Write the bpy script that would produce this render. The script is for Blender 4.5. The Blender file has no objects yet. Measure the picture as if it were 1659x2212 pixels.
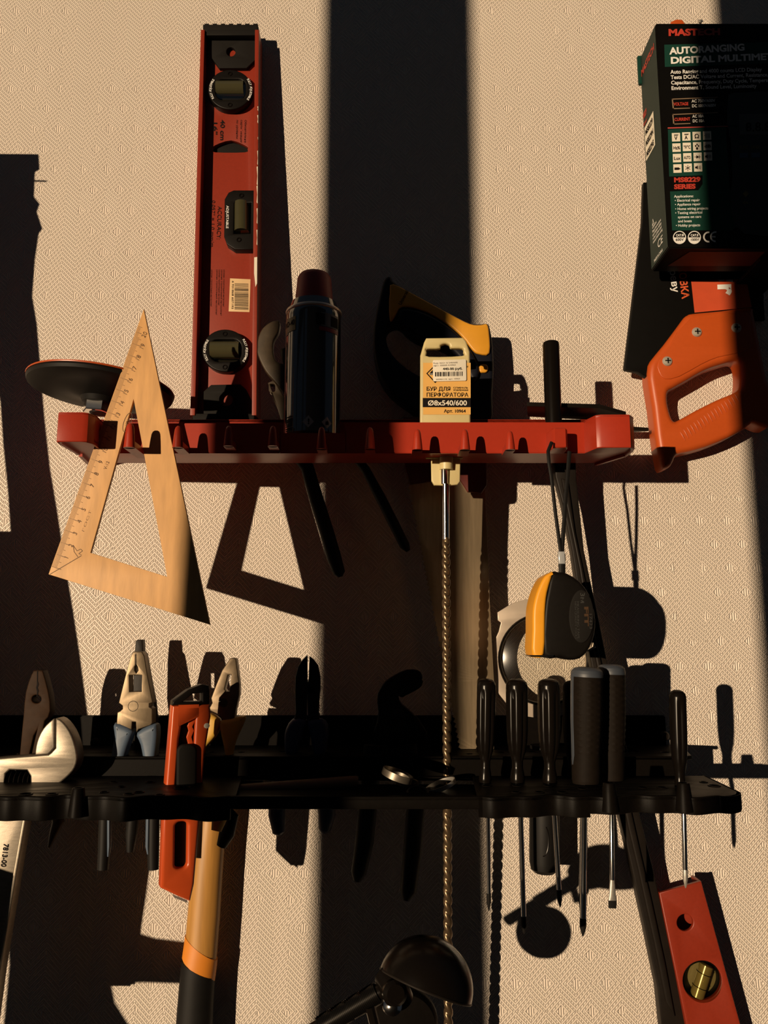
import bpy, bmesh, math, random
from mathutils import Vector, Matrix
random.seed(7)
S = bpy.context.scene
COL = S.collection

# ------------------------------------------------------------------ camera
F = 1750.0; CD = 0.74; TH = math.radians(9.0)     # focal length in px (1659x2212), distance to the wall, upward pitch
cam = bpy.data.cameras.new('camera'); co = bpy.data.objects.new('camera', cam); COL.objects.link(co)
cam.sensor_fit = 'AUTO'; cam.sensor_width = 36.0; cam.lens = F / 2212 * 36.0
cam.clip_start = 0.02; cam.clip_end = 60
co.location = (0, -CD, 0); co.rotation_euler = (math.radians(90) + TH, 0, 0)
S.camera = co

# ------------------------------------------------------------------ light
S.view_settings.view_transform = 'Standard'; S.view_settings.look = 'None'
S.view_settings.exposure = 0.0; S.view_settings.gamma = 1.0; S.view_settings.use_curve_mapping = False
SUN = Vector((0.7122, 1.0, -0.0177))               # direction the low evening sun travels
sl = bpy.data.lights.new('sun', 'SUN'); sl.energy = 4.25; sl.angle = math.radians(0.53); sl.color = (1.0, 0.765, 0.51)
so = bpy.data.objects.new('sun', sl); COL.objects.link(so); so.location = (-2, -3, 1)
so.rotation_euler = SUN.to_track_quat('-Z', 'Y').to_euler()
wd = bpy.data.worlds.new('world'); S.world = wd; wd.use_nodes = True
nt = wd.node_tree; nt.nodes.clear()
n_o = nt.nodes.new('ShaderNodeOutputWorld'); n_b = nt.nodes.new('ShaderNodeBackground')
n_t = nt.nodes.new('ShaderNodeTexCoord'); n_s = nt.nodes.new('ShaderNodeSeparateXYZ'); n_r = nt.nodes.new('ShaderNodeValToRGB')
n_m = nt.nodes.new('ShaderNodeMapRange'); n_m.inputs[1].default_value = -1; n_m.inputs[2].default_value = 1
nt.links.new(n_t.outputs['Generated'], n_s.inputs[0]); nt.links.new(n_s.outputs[2], n_m.inputs[0]); nt.links.new(n_m.outputs[0], n_r.inputs[0])
cr_ = n_r.color_ramp; cr_.elements[0].position = 0.30; cr_.elements[0].color = (0.50, 0.60, 0.72, 1)
cr_.elements[1].position = 0.75; cr_.elements[1].color = (0.74, 0.99, 1.30, 1)
nt.links.new(n_r.outputs[0], n_b.inputs[0]); n_b.inputs[1].default_value = 0.027
nt.links.new(n_b.outputs[0], n_o.inputs[0])

# ------------------------------------------------------------------ projection of the traced outlines to their real depths
def ray(px, py):
    x = (px - 829.5) / F; u = (1106 - py) / F
    return Vector((x, math.cos(TH) - u * math.sin(TH), math.sin(TH) + u * math.cos(TH)))
def W(px, py, pl):
    """the point of the plane `pl` metres in front of the wall (or leaning: y = -(a + b z)) seen at px, py"""
    a, b = pl if isinstance(pl, tuple) else (pl, 0.0)
    r = ray(px, py); t = (CD - a) / (r.y + b * r.z)
    return Vector((r.x * t, -CD + r.y * t, r.z * t))
def LEAN(d0, y0, d1, y1):
    z0 = W(829, y0, d0).z; z1 = W(829, y1, d1).z
    b = (d1 - d0) / (z1 - z0); return (d0 - b * z0, b)
def off(pl, d):
    return (pl[0] + d, pl[1]) if isinstance(pl, tuple) else pl + d
def Z(ox, oy, sc, pts):
    return [(x / sc + ox, y / sc + oy) for x, y in pts]
def SC(px, d):           # a length of px pixels, in metres, at depth d
    return px * (CD - d) / F

# ------------------------------------------------------------------ geometry: every g_ function returns (verts, faces)
def join(*gs):
    V = []; Fc = []
    for v, f in gs:
        o = len(V); V += v; Fc += [[i + o for i in q] for q in f]
    return V, Fc
def cr(pts, n=4, closed=True):
    """Catmull-Rom smoothing of an outline"""
    P = [Vector(p) for p in pts]; N = len(P); out = []
    rng = range(N) if closed else range(N - 1)
    for i in rng:
        g = (lambda k: P[k % N]) if closed else (lambda k: P[max(0, min(N - 1, k))])
        a, b, c, d = g(i - 1), g(i), g(i + 1), g(i + 2)
        for k in range(n):
            t = k / n
            out.append(tuple(0.5 * (2 * b + (c - a) * t + (2 * a - 5 * b + 4 * c - d) * t * t + (3 * b - a - 3 * c + d) * t ** 3)))
    if not closed: out.append(tuple(P[-1]))
    return out
def circ(cx, cy, rx, ry=None, n=28, a0=0, a1=360):
    ry = rx if ry is None else ry
    full = abs(a1 - a0) >= 360
    m = n if full else n + 1
    return [(cx + rx * math.cos(math.radians(a0 + (a1 - a0) * i / n)), cy + ry * math.sin(math.radians(a0 + (a1 - a0) * i / n))) for i in range(m)]
def rrect(x0, y0, x1, y1, r, n=5):
    out = []
    for cx, cy, a in ((x1 - r, y1 - r, 0), (x0 + r, y1 - r, 90), (x0 + r, y0 + r, 180), (x1 - r, y0 + r, 270)):
        out += circ(cx, cy, r, n=n, a0=a, a1=a + 90)
    return out
def curve_mesh(loops, th, bev, res=2):
    k = bpy.data.curves.new('tmp', 'CURVE'); k.dimensions = '2D'; k.fill_mode = 'BOTH'
    bev = min(bev, th / 2 * 0.98)
    k.extrude = max(th / 2 - bev, 1e-6); k.bevel_depth = bev; k.offset = -bev; k.bevel_resolution = res
    for P in loops:
        s = k.splines.new('POLY'); s.points.add(len(P) - 1); s.use_cyclic_u = True
        for i, p in enumerate(P): s.points[i].co = (p[0], p[1], 0, 1)
    o = bpy.data.objects.new('tmp', k); m = bpy.data.meshes.new_from_object(o)
    bm = bmesh.new(); bm.from_mesh(m); bmesh.ops.remove_doubles(bm, verts=bm.verts, dist=1e-6)
    V = [tuple(v.co) for v in bm.verts]; Fc = [[v.index for v in f.verts] for f in bm.faces]
    bm.free(); bpy.data.objects.remove(o); bpy.data.curves.remove(k); bpy.data.meshes.remove(m)
    return V, Fc
def g_prism(pts, pl, th, holes=(), bev=0.0008, res=2):
    """front face: the traced outline in plane pl; th metres thick towards the wall"""
    a, b = pl if isinstance(pl, tuple) else (pl, 0.0)
    loops = [[(lambda w: (w.x, w.z))(W(x, y, pl)) for x, y in P] for P in [pts] + list(holes)]
    V, Fc = curve_mesh(loops, th, bev, res)
    return [Vector((x, -(a + b * y) + th / 2 - z, y)) for x, y, z in V], Fc
def g_plan(pts, z0, z1, holes=(), bev=0.0008):
    """an outline in plan (x, y), between heights z0 and z1"""
    V, Fc = curve_mesh([list(pts)] + [list(h) for h in holes], z1 - z0, bev)
    return [Vector((x, y, (z0 + z1) / 2 + z)) for x, y, z in V], Fc
def g_sweep(path, radii, n=14, prof=None, up=None, caps=True):
    """tube along a path; radii: numbers or (ru, rv); prof(theta, i, s) scales the radius"""
    P = [Vector(p) for p in path]; V = []; Fc = []
    L = [0.0]
    for i in range(1, len(P)): L.append(L[-1] + (P[i] - P[i - 1]).length)
    ref = Vector(up) if up else Vector((0, -1, 0))
    for i, p in enumerate(P):
        t = (P[min(i + 1, len(P) - 1)] - P[max(i - 1, 0)]).normalized()
        u = t.cross(ref)
        if u.length < 1e-4: u = t.cross(Vector((1, 0, 0.01)))
        u.normalize(); v = u.cross(t).normalized()
        r = radii[i]; ru, rv = r if isinstance(r, tuple) else (r, r)
        for k in range(n):
            th = 2 * math.pi * k / n
            s = prof(th, i, L[i]) if prof else 1.0
            V.append(p + u * (ru * s * math.cos(th)) + v * (rv * s * math.sin(th)))
    for i in range(len(P) - 1):
        for k in range(n):
            a = i * n + k; b = i * n + (k + 1) % n
            Fc.append([a, b, b + n, a + n])
    if caps:
        Fc.append(list(range(n))[::-1]); Fc.append([(len(P) - 1) * n + k for k in range(n)])
    return V, Fc
def g_lathe(base, axis, prof, n=32, caps=True):
    """profile of (radius, height along axis)"""
    a = Vector(axis).normalized(); u = a.cross(Vector((0, 1, 0.003))).normalized(); v = a.cross(u)
    V = []; Fc = []
    for r, h in prof:
        for k in range(n):
            th = 2 * math.pi * k / n
            V.append(Vector(base) + a * h + u * (r * math.cos(th)) + v * (r * math.sin(th)))
    for i in range(len(prof) - 1):
        for k in range(n):
            p = i * n + k; q = i * n + (k + 1) % n
            Fc.append([p, q, q + n, p + n])
    if caps:
        Fc.append(list(range(n))[::-1]); Fc.append([(len(prof) - 1) * n + k for k in range(n)])
    return V, Fc
def g_box(lo, hi, bev=0.0):
    bm = bmesh.new(); bmesh.ops.create_cube(bm, size=1.0)
    lo = Vector(lo); hi = Vector(hi)
    for v in bm.verts: v.co = Vector([(lo[i] + hi[i]) / 2 + v.co[i] * (hi[i] - lo[i]) for i in range(3)])
    if bev: bmesh.ops.bevel(bm, geom=bm.edges[:], offset=bev, segments=2, affect='EDGES')
    bm.verts.index_update()
    r = [v.co.copy() for v in bm.verts], [[v.index for v in f.verts] for f in bm.faces]
    bm.free(); return r
def g_hex(pts8):
    """eight corners: four of one face, then the four behind them"""
    return [Vector(p) for p in pts8], [[0, 1, 2, 3], [7, 6, 5, 4], [0, 4, 5, 1], [1, 5, 6, 2], [2, 6, 7, 3], [3, 7, 4, 0]]
def g_torus(c, axis, R, r, n=36, m=10, ry=None):
    a = Vector(axis).normalized(); u = a.cross(Vector((0.01, 1, 0.003))).normalized(); v = a.cross(u); V = []; Fc = []
    ry = r if ry is None else ry
    for i in range(n):
        A = 2 * math.pi * i / n; d = u * math.cos(A) + v * math.sin(A)
        for k in range(m):
            B = 2 * math.pi * k / m
            V.append(Vector(c) + d * (R + r * math.cos(B)) + a * (ry * math.sin(B)))
    for i in range(n):
        for k in range(m):
            Fc.append([i * m + k, ((i + 1) % n) * m + k, ((i + 1) % n) * m + (k + 1) % m, i * m + (k + 1) % m])
    return V, Fc
def g_band(c, axis, R, h, th, n=40):
    """a flat metal band ring"""
    return g_torus_rect(c, axis, R, h, th, n)
def g_torus_rect(c, axis, R, h, th, n):
    a = Vector(axis).normalized(); u = a.cross(Vector((0.01, 1, 0.003))).normalized(); v = a.cross(u); V = []; Fc = []
    for i in range(n):
        A = 2 * math.pi * i / n; d = u * math.cos(A) + v * math.sin(A)
        for rr, hh in ((R, -h / 2), (R, h / 2), (R - th, h / 2), (R - th, -h / 2)):
            V.append(Vector(c) + d * rr + a * hh)
    for i in range(n):
        for k in range(4):
            Fc.append([i * 4 + k, ((i + 1) % n) * 4 + k, ((i + 1) % n) * 4 + (k + 1) % 4, i * 4 + (k + 1) % 4])
    return V, Fc
def g_text(body, O, U, V_, h, width=None, align='LEFT', bold=0.0):
    """flat print: cap height h (m) at O, running along U with letters' tops along V_"""
    c = bpy.data.curves.new('tmp', 'FONT'); c.body = body; c.size = 1.0; c.align_x = align; c.offset = bold; c.resolution_u = 3
    o = bpy.data.objects.new('tmp', c); m = bpy.data.meshes.new_from_object(o)
    vs = [v.co.copy() for v in m.vertices]; fs = [list(p.vertices) for p in m.polygons]
    bpy.data.objects.remove(o); bpy.data.curves.remove(c); bpy.data.meshes.remove(m)
    if not vs: return [], []
    sy = h / 0.73; sx = sy
    if width:
        x0 = min(v.x for v in vs); x1 = max(v.x for v in vs); sx = width / max(x1 - x0, 1e-6)
    U = Vector(U).normalized(); V_ = Vector(V_).normalized()
    return [Vector(O) + U * (v.x * sx) + V_ * (v.y * sy) for v in vs], fs
def t_px(body, px, py, hpx, pl, ang=0.0, wpx=None, align='LEFT', bold=0.0, lift=0.0004):
    """print on a plane facing the room: base line starts at px,py, cap height hpx pixels, ang degrees clockwise"""
    p = off(pl, lift); O = W(px, py, p); a = math.radians(ang)
    U = W(px + 10 * math.cos(a), py + 10 * math.sin(a), p) - O
    V_ = W(px + 10 * math.sin(a), py - 10 * math.cos(a), p) - O
    k = U.length / 10; kv = V_.length / 10
    return g_text(body, O, U, V_, hpx * kv, wpx * k if wpx else None, align, bold)
def q_px(pts, pl, lift=0.0003):
    """a flat printed patch"""
    P = [W(x, y, off(pl, lift)) for x, y in pts]
    return P, [list(range(len(P)))[::-1]]
def r_px(x0, y0, x1, y1, pl, lift=0.0003):
    return q_px([(x0, y0), (x1, y0), (x1, y1), (x0, y1)], pl, lift)

# ------------------------------------------------------------------ objects
class Multi(list): pass
def multi(*gs): return Multi(gs)
def obj(name, g, m, parent=None, label=None, smooth=35, kind=None):
    if isinstance(g, Multi): return [obj(name, q, m, parent, label, smooth, kind) for q in g]
    V, Fc = g
    base = Vector(parent.get('_base', (0, 0, 0))) if parent else Vector((0, 0, 0))
    me = bpy.data.meshes.new(name); me.from_pydata([tuple(Vector(v) - base) for v in V], [], Fc)
    bm = bmesh.new(); bm.from_mesh(me)
    if not name.startswith(('print', 'lettering', 'numeral', 'scale')): bmesh.ops.recalc_face_normals(bm, faces=bm.faces)
    bm.to_mesh(me); bm.free()
    if smooth:
        me.shade_smooth(); me.set_sharp_from_angle(angle=math.radians(smooth))
    me.materials.append(m)
    o = bpy.data.objects.new(name, me); COL.objects.link(o)
    if parent: o.parent = parent
    if label: o['label'] = label
    if kind: o['kind'] = kind
    return o
def sub(name, g, m, parent, top, label=None, smooth=35):
    """a sub-part: same coordinates as its thing"""
    o = obj(name, g, m, top, label, smooth)
    for q in (o if isinstance(o, list) else [o]): q.parent = parent
    return o
def thing(name, label, cat, loc, group=None):
    o = bpy.data.objects.new(name, None); COL.objects.link(o)
    o.location = loc; o['_base'] = tuple(loc); o.empty_display_size = 0.01
    o['label'] = label; o['category'] = cat
    if group: o['group'] = group
    return o

# ------------------------------------------------------------------ materials
def M(name, col, rough=0.5, metal=0.0, var=0.10, scale=90, bump=0.0, spec=0.5, stretch=None, coat=0.0, bscale=None, trans=0.0):
    m = bpy.data.materials.new(name); m.use_nodes = True; t = m.node_tree; p = t.nodes['Principled BSDF']
    p.inputs['Roughness'].default_value = rough; p.inputs['Metallic'].default_value = metal
    p.inputs['Specular IOR Level'].default_value = spec; p.inputs['Coat Weight'].default_value = coat
    tc = t.nodes.new('ShaderNodeTexCoord'); mp = t.nodes.new('ShaderNodeMapping'); nz = t.nodes.new('ShaderNodeTexNoise')
    if stretch: mp.inputs['Scale'].default_value = stretch
    nz.inputs['Scale'].default_value = scale; nz.inputs['Detail'].default_value = 4
    t.links.new(tc.outputs['Object'], mp.inputs[0]); t.links.new(mp.outputs[0], nz.inputs['Vector'])
    mx = t.nodes.new('ShaderNodeMix'); mx.data_type = 'RGBA'
    mx.inputs[6].default_value = (*[c * (1 - var) for c in col], 1); mx.inputs[7].default_value = (*[min(1, c * (1 + var)) for c in col], 1)
    t.links.new(nz.outputs[0], mx.inputs[0]); t.links.new(mx.outputs[2], p.inputs['Base Color'])
    if bump:
        b = t.nodes.new('ShaderNodeBump'); b.inputs['Strength'].default_value = 0.6; b.inputs['Distance'].default_value = bump
        n2 = t.nodes.new('ShaderNodeTexNoise'); n2.inputs['Scale'].default_value = bscale or scale * 6
        t.links.new(mp.outputs[0], n2.inputs['Vector']); t.links.new(n2.outputs[0], b.inputs['Height']); t.links.new(b.outputs[0], p.inputs['Normal'])
    if trans:
        p.inputs['Subsurface Weight'].default_value = trans; p.inputs['Subsurface Radius'].default_value = (0.004, 0.003, 0.0015); p.inputs['Subsurface Scale'].default_value = 1.0
    return m
red_paint = M('red_paint', (0.235, 0.0235, 0.0082), 0.42, var=0.12, scale=500, bump=0.00006)
red_plastic = M('red_plastic', (0.345, 0.029, 0.0115), 0.36, var=0.06, spec=0.28, bump=0.00004, scale=300)
orange_plastic = M('orange_plastic', (0.46, 0.072, 0.0095), 0.40, var=0.06, bump=0.00004, scale=300)
orange_knife = M('orange_knife', (0.50, 0.068, 0.014), 0.32, var=0.05)
black_plastic = M('black_plastic', (0.0060, 0.0048, 0.0040), 0.42, var=0.2, spec=0.14, bump=0.00004, scale=250)
black_gloss = M('black_gloss', (0.0050, 0.0037, 0.0029), 0.24, var=0.1, spec=0.16)
black_matte = M('black_matte', (0.0085, 0.0072, 0.0062), 0.7, var=0.2, spec=0.15, bump=0.00005)
black_rubber = M('black_rubber', (0.0065, 0.0056, 0.0050), 0.55, var=0.3, spec=0.2)
rack_black = M('rack_black', (0.0040, 0.0030, 0.0023), 0.46, var=0.3, spec=0.055, bump=0.00006, scale=300)
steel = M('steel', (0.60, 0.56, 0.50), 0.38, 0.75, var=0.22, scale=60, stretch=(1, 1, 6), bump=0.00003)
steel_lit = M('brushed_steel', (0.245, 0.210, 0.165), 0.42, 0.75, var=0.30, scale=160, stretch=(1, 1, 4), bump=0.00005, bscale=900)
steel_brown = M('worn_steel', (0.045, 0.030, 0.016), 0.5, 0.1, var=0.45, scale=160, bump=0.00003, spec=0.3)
dark_steel = M('dark_steel', (0.011, 0.0080, 0.0060), 0.5, 0.1, var=0.4, spec=0.2, scale=60, bump=0.00008)
blade_steel = M('blade_steel', (0.46, 0.35, 0.22), 0.36, 0.75, var=0.3, scale=50, stretch=(8, 1, 0.6), bump=0.00004)
chrome = M('chrome', (0.75, 0.73, 0.70), 0.14, 1.0, var=0.05)
wood_tri = M('birch_plywood', (0.62, 0.335, 0.118), 0.55, var=0.30, scale=70, stretch=(3.2, 1, 0.5), bump=0.00004)
wood_handle = M('ash_wood', (0.43, 0.21, 0.046), 0.45, var=0.35, scale=55, stretch=(5, 5, 0.35), bump=0.00003)
ink_brown = M('scale_ink', (0.10, 0.045, 0.012), 0.6)
ink_black = M('black_ink', (0.010, 0.008, 0.008), 0.7, spec=0.08)
ink_white = M('white_ink', (0.78, 0.76, 0.72), 0.6, var=0.04)
ink_red = M('red_ink', (0.45, 0.035, 0.018), 0.6)
paper = M('paper', (0.74, 0.68, 0.56), 0.7, var=0.08, bump=0.00003)
sticker_tan = M('barcode_paper', (0.66, 0.46, 0.24), 0.6, var=0.12)
card_plastic = M('card_plastic', (0.60, 0.50, 0.25), 0.42, var=0.06, trans=0.25)
card_orange = M('card_orange', (0.72, 0.40, 0.10), 0.5, var=0.05)
yellow_plastic = M('yellow_plastic', (0.66, 0.30, 0.022), 0.42, var=0.14, scale=60, bump=0.00004)
yellow_grip = M('yellow_grip', (0.62, 0.36, 0.060), 0.5, var=0.08)
tape_yellow = M('tape_yellow', (0.80, 0.34, 0.018), 0.42, var=0.06, bump=0.00003)
navy_rubber = M('navy_rubber', (0.006, 0.007, 0.013), 0.5, var=0.15, spec=0.2)
blue_grip = M('blue_grip', (0.072, 0.105, 0.155), 0.5, var=0.08)
dark_blue_grip = M('dark_blue_grip', (0.018, 0.030, 0.075), 0.5, var=0.08)
grey_blue = M('grey_blue', (0.045, 0.053, 0.068), 0.5, var=0.08)
rubber_brown = M('grip_rubber', (0.0085, 0.0058, 0.0040), 0.66, var=0.3, scale=200, spec=0.08)
carton_black = M('carton_black', (0.0035, 0.0031, 0.0028), 0.5, var=0.2, spec=0.08)
carton_green = M('carton_green', (0.0105, 0.024, 0.0195), 0.55, var=0.15, spec=0.2)
print_green = M('print_green', (0.006, 0.042, 0.029), 0.55, var=0.1, spec=0.2)
can_paint = M('can_paint', (0.018, 0.021, 0.027), 0.15, var=0.15, spec=0.8, coat=1.0)
can_cap = M('can_cap', (0.30, 0.022, 0.016), 0.5, var=0.06)
vial_shaded = M('shaded_vial_liquid', (0.050, 0.045, 0.022), 0.12, var=0.1, coat=0.6)  # liquid colour darkened for the shade of its recess
spring_steel = M('spring_steel', (0.02, 0.018, 0.016), 0.25, 0.8)
pink_rubber = M('pink_rubber', (0.32, 0.24, 0.24), 0.7)
brown_wood = M('dark_wood', (0.13, 0.075, 0.040), 0.6, var=0.4, scale=60, stretch=(0.5, 5, 5))
grip_stripe = M('grip_stripe', (0.66, 0.22, 0.022), 0.45)
silver = M('silver_foil', (0.72, 0.74, 0.76), 0.3, 0.6)
frame_white = M('window_frame_brown', (0.045, 0.045, 0.045), 0.5)
plaster = M('plaster', (0.045, 0.050, 0.055), 0.8)
floor_wood = M('floor_boards', (0.05, 0.04, 0.032), 0.5, var=0.4, scale=10, stretch=(1, 8, 1))

def glass_mat(name, tint, gloss=0.10, rough=0.03, edge=0.8):
    m = bpy.data.materials.new(name); m.use_nodes = True; t = m.node_tree; t.nodes.clear()
    o = t.nodes.new('ShaderNodeOutputMaterial'); mx = t.nodes.new('ShaderNodeMixShader'); tr = t.nodes.new('ShaderNodeBsdfTransparent'); gl = t.nodes.new('ShaderNodeBsdfGlossy')
    lw = t.nodes.new('ShaderNodeLayerWeight'); lw.inputs[0].default_value = 0.28
    mr = t.nodes.new('ShaderNodeMapRange'); mr.inputs[3].default_value = gloss; mr.inputs[4].default_value = edge
    nz = t.nodes.new('ShaderNodeTexNoise'); nz.inputs['Scale'].default_value = 120
    mc = t.nodes.new('ShaderNodeMix'); mc.data_type = 'RGBA'; mc.inputs[6].default_value = (*[c * 0.9 for c in tint], 1); mc.inputs[7].default_value = (*tint, 1)
    t.links.new(nz.outputs[0], mc.inputs[0]); t.links.new(mc.outputs[2], tr.inputs[0])
    gl.inputs['Roughness'].default_value = rough
    t.links.new(lw.outputs['Facing'], mr.inputs[0]); t.links.new(mr.outputs[0], mx.inputs[0])
    t.links.new(tr.outputs[0], mx.inputs[1]); t.links.new(gl.outputs[0], mx.inputs[2]); t.links.new(mx.outputs[0], o.inputs[0]); return m
lens_glass = glass_mat('lens_glass', (0.93, 0.92, 0.87), 0.04, 0.20, 0.10)
vial_glass = glass_mat('vial_glass', (0.80, 0.78, 0.62), 0.10, 0.05)

def wallpaper():
    m = bpy.data.materials.new('embossed_wallpaper'); m.use_nodes = True; t = m.node_tree; p = t.nodes['Principled BSDF']
    def nd(op, a, b=None, c=None):
        n = t.nodes.new('ShaderNodeMath'); n.operation = op
        for i, x in enumerate((a, b, c)):
            if x is None: continue
            if isinstance(x, (int, float)): n.inputs[i].default_value = x
            else: t.links.new(x, n.inputs[i])
        return n.outputs[0]
    tc = t.nodes.new('ShaderNodeTexCoord'); wob = t.nodes.new('ShaderNodeTexNoise'); wob.inputs['Scale'].default_value = 45; wob.inputs['Detail'].default_value = 2
    t.links.new(tc.outputs['Object'], wob.inputs['Vector'])
    vs = t.nodes.new('ShaderNodeVectorMath'); vs.operation = 'MULTIPLY_ADD'; vs.inputs[1].default_value = (0.0016,) * 3
    t.links.new(wob.outputs['Color'], vs.inputs[0]); t.links.new(tc.outputs['Object'], vs.inputs[2])
    sp = t.nodes.new('ShaderNodeSeparateXYZ'); t.links.new(vs.outputs[0], sp.inputs[0]); x, z = sp.outputs[0], sp.outputs[2]
    A, Sx = 0.01285, 0.00440
    u = nd('ADD', nd('DIVIDE', x, A), 100.3); v = nd('ADD', nd('DIVIDE', z, Sx), 500.0)
    tri = nd('MULTIPLY', nd('PINGPONG', u, 1.0), 3.0)
    i = nd('FLOOR', u); j = nd('FLOOR', nd('DIVIDE', v, 5.0)); tt = nd('SUBTRACT', v, nd('MULTIPLY', j, 5.0))
    cx = t.nodes.new('ShaderNodeCombineXYZ'); t.links.new(nd('MULTIPLY', i, 0.33), cx.inputs[0]); t.links.new(nd('MULTIPLY', nd('FLOOR', nd('MULTIPLY', j, 0.5)), 0.62), cx.inputs[1])
    nz = t.nodes.new('ShaderNodeTexNoise'); nz.inputs['Scale'].default_value = 0.55; nz.inputs['Detail'].default_value = 1.5; t.links.new(cx.outputs[0], nz.inputs['Vector'])
    mask = nd('GREATER_THAN', nz.outputs[0], 0.495)
    odd = nd('MODULO', j, 2.0)
    sg = nd('SUBTRACT', 1.0, nd('MULTIPLY', nd('MULTIPLY', mask, odd), 2.0))
    c = nd('ADD', tri, nd('MULTIPLY', sg, tt))
    fr = nd('FRACT', nd('ADD', c, 50.0))
    # smooth flat rib and rope-twisted rib alternate, thin groove lines between them
    def step(a, b, x_):
        n = t.nodes.new('ShaderNodeMapRange'); n.interpolation_type = 'SMOOTHSTEP'; n.inputs[1].default_value = a; n.inputs[2].default_value = b
        t.links.new(x_, n.inputs[0]); return n.outputs[0]
    flat = nd('MULTIPLY', step(0.0, 0.13, fr), step(0.60, 0.47, fr))
    ropez = nd('MULTIPLY', step(0.56, 0.70, fr), step(1.0, 0.86, fr))
    hat = nd('SINE', nd('MULTIPLY', nd('ADD', x, nd('MULTIPLY', z, -0.18)), 2 * math.pi / 0.0021))
    rope = nd('MULTIPLY', ropez, nd('ADD', nd('MULTIPLY', hat, 0.30), 0.38))
    h1 = nd('ADD', flat, rope)
    te = nd('ADD', tt, nd('MULTIPLY', odd, nd('SUBTRACT', 5.0, nd('MULTIPLY', tt, 2.0))))
    dist = nd('MINIMUM', nd('ADD', tri, te), nd('ADD', nd('SUBTRACT', 3.0, tri), nd('SUBTRACT', 5.0, te)))
    ctr = nd('MULTIPLY', mask, nd('LESS_THAN', dist, 1.0))
    hat2 = nd('ADD', nd('MULTIPLY', nd('SINE', nd('MULTIPLY', x, 2 * math.pi / 0.0021)), 0.33), 0.1)
    h = nd('ADD', nd('MULTIPLY', nd('SUBTRACT', 1.0, ctr), h1), nd('MULTIPLY', ctr, hat2))
    n3 = t.nodes.new('ShaderNodeTexNoise'); n3.inputs['Scale'].default_value = 900; t.links.new(tc.outputs['Object'], n3.inputs['Vector'])
    h = nd('ADD', h, nd('MULTIPLY', n3.outputs[0], 0.22))
    b = t.nodes.new('ShaderNodeBump'); b.inputs['Strength'].default_value = 1.0; b.inputs['Distance'].default_value = 0.00095
    t.links.new(h, b.inputs['Height']); t.links.new(b.outputs[0], p.inputs['Normal'])
    n4 = t.nodes.new('ShaderNodeTexNoise'); n4.inputs['Scale'].default_value = 9; n4.inputs['Detail'].default_value = 5; t.links.new(tc.outputs['Object'], n4.inputs['Vector'])
    mx = t.nodes.new('ShaderNodeMix'); mx.data_type = 'RGBA'; mx.inputs[6].default_value = (0.69, 0.595, 0.505, 1); mx.inputs[7].default_value = (0.79, 0.69, 0.59, 1)
    t.links.new(n4.outputs[0], mx.inputs[0]); t.links.new(mx.outputs[2], p.inputs['Base Color'])
    p.inputs['Roughness'].default_value = 0.36; p.inputs['Specular IOR Level'].default_value = 0.5
    return m

# ================================================================== the place
def structure(name, g, m):
    o = obj(name, g, m, None, smooth=0); o['kind'] = 'structure'; return o
structure('wall_back', g_box((-1.6, 0, -1.2), (1.6, 0.12, 1.4)), wallpaper())
structure('floor', g_box((-1.6, -1.45, -1.25), (1.6, 0.12, -1.2)), floor_wood)
WY = -1.2                                            # the balcony window wall behind the photographer
def sx(px, py): return W(px, py, 0.0).x + SUN.x * WY  # where a shadow edge on the wall comes from
m0, m1 = sx(690, 300), sx(1033, 300) - SUN.x * 0.06; j0 = sx(1562, 300)
fr = join(g_box((m0, WY - 0.06, -1.2), (m1, WY, 1.4), 0.004), g_box((-2.3, WY - 0.06, 1.05), (j0, WY, 1.4), 0.004), g_box((-2.3, WY - 0.06, -1.2), (j0, WY, -0.75), 0.004),
          g_box((-2.4, WY - 0.06, -1.2), (-2.25, WY, 1.4), 0.004))
structure('window_1', fr, frame_white)
structure('wall_front', g_box((j0, WY - 0.12, -1.2), (1.6, WY, 1.4)), plaster)

# ================================================================== red tool rack
DL = 0.112                                           # its front lip stands this far from the wall
RR = dict(zb=W(829, 979, DL).z, zt=W(829, 912, DL).z, zs=W(829, 908, 0.065).z)
rk = thing('tool_rack', 'red plastic tool rack with pegs along its front lip, the upper rack', 'tool rack', W(760, 1000, 0.0) + Vector((0, -0.002, 0)))
def X(px, d, py=945): return W(px, py, d).x
zb, zt, zs = RR['zb'], RR['zt'], RR['zs']
def lip_plan(inner):
    k = inner
    L = [(X(117, .150) + k, -.104), (X(117, .150) + k, -.142 + k), (X(119, .150) + k, -.147 + k), (X(124, .150) + k, -.150 + k), (X(176, .150), -.150 + k), (X(186, .150), -.148 + k), (X(195, .148), -.142 + k), (X(226, DL), -DL + k)]
    R = [(X(1262, DL), -DL + k), (X(1290, .131), -.129 + k), (X(1300, .131), -.131 + k), (X(1362, .131), -.131 + k), (X(1376, .131) - k, -.124 + k), (X(1380, .131) - k, -.115), (X(1380, .131) - k, -.100)]
    return L, R
L0, R0 = lip_plan(0.0); L1, R1 = lip_plan(0.0026)
xl, xr = L0[0][0], R0[-1][0]
back_l, back_r = X(200, .0), X(1262, .0)
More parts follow.
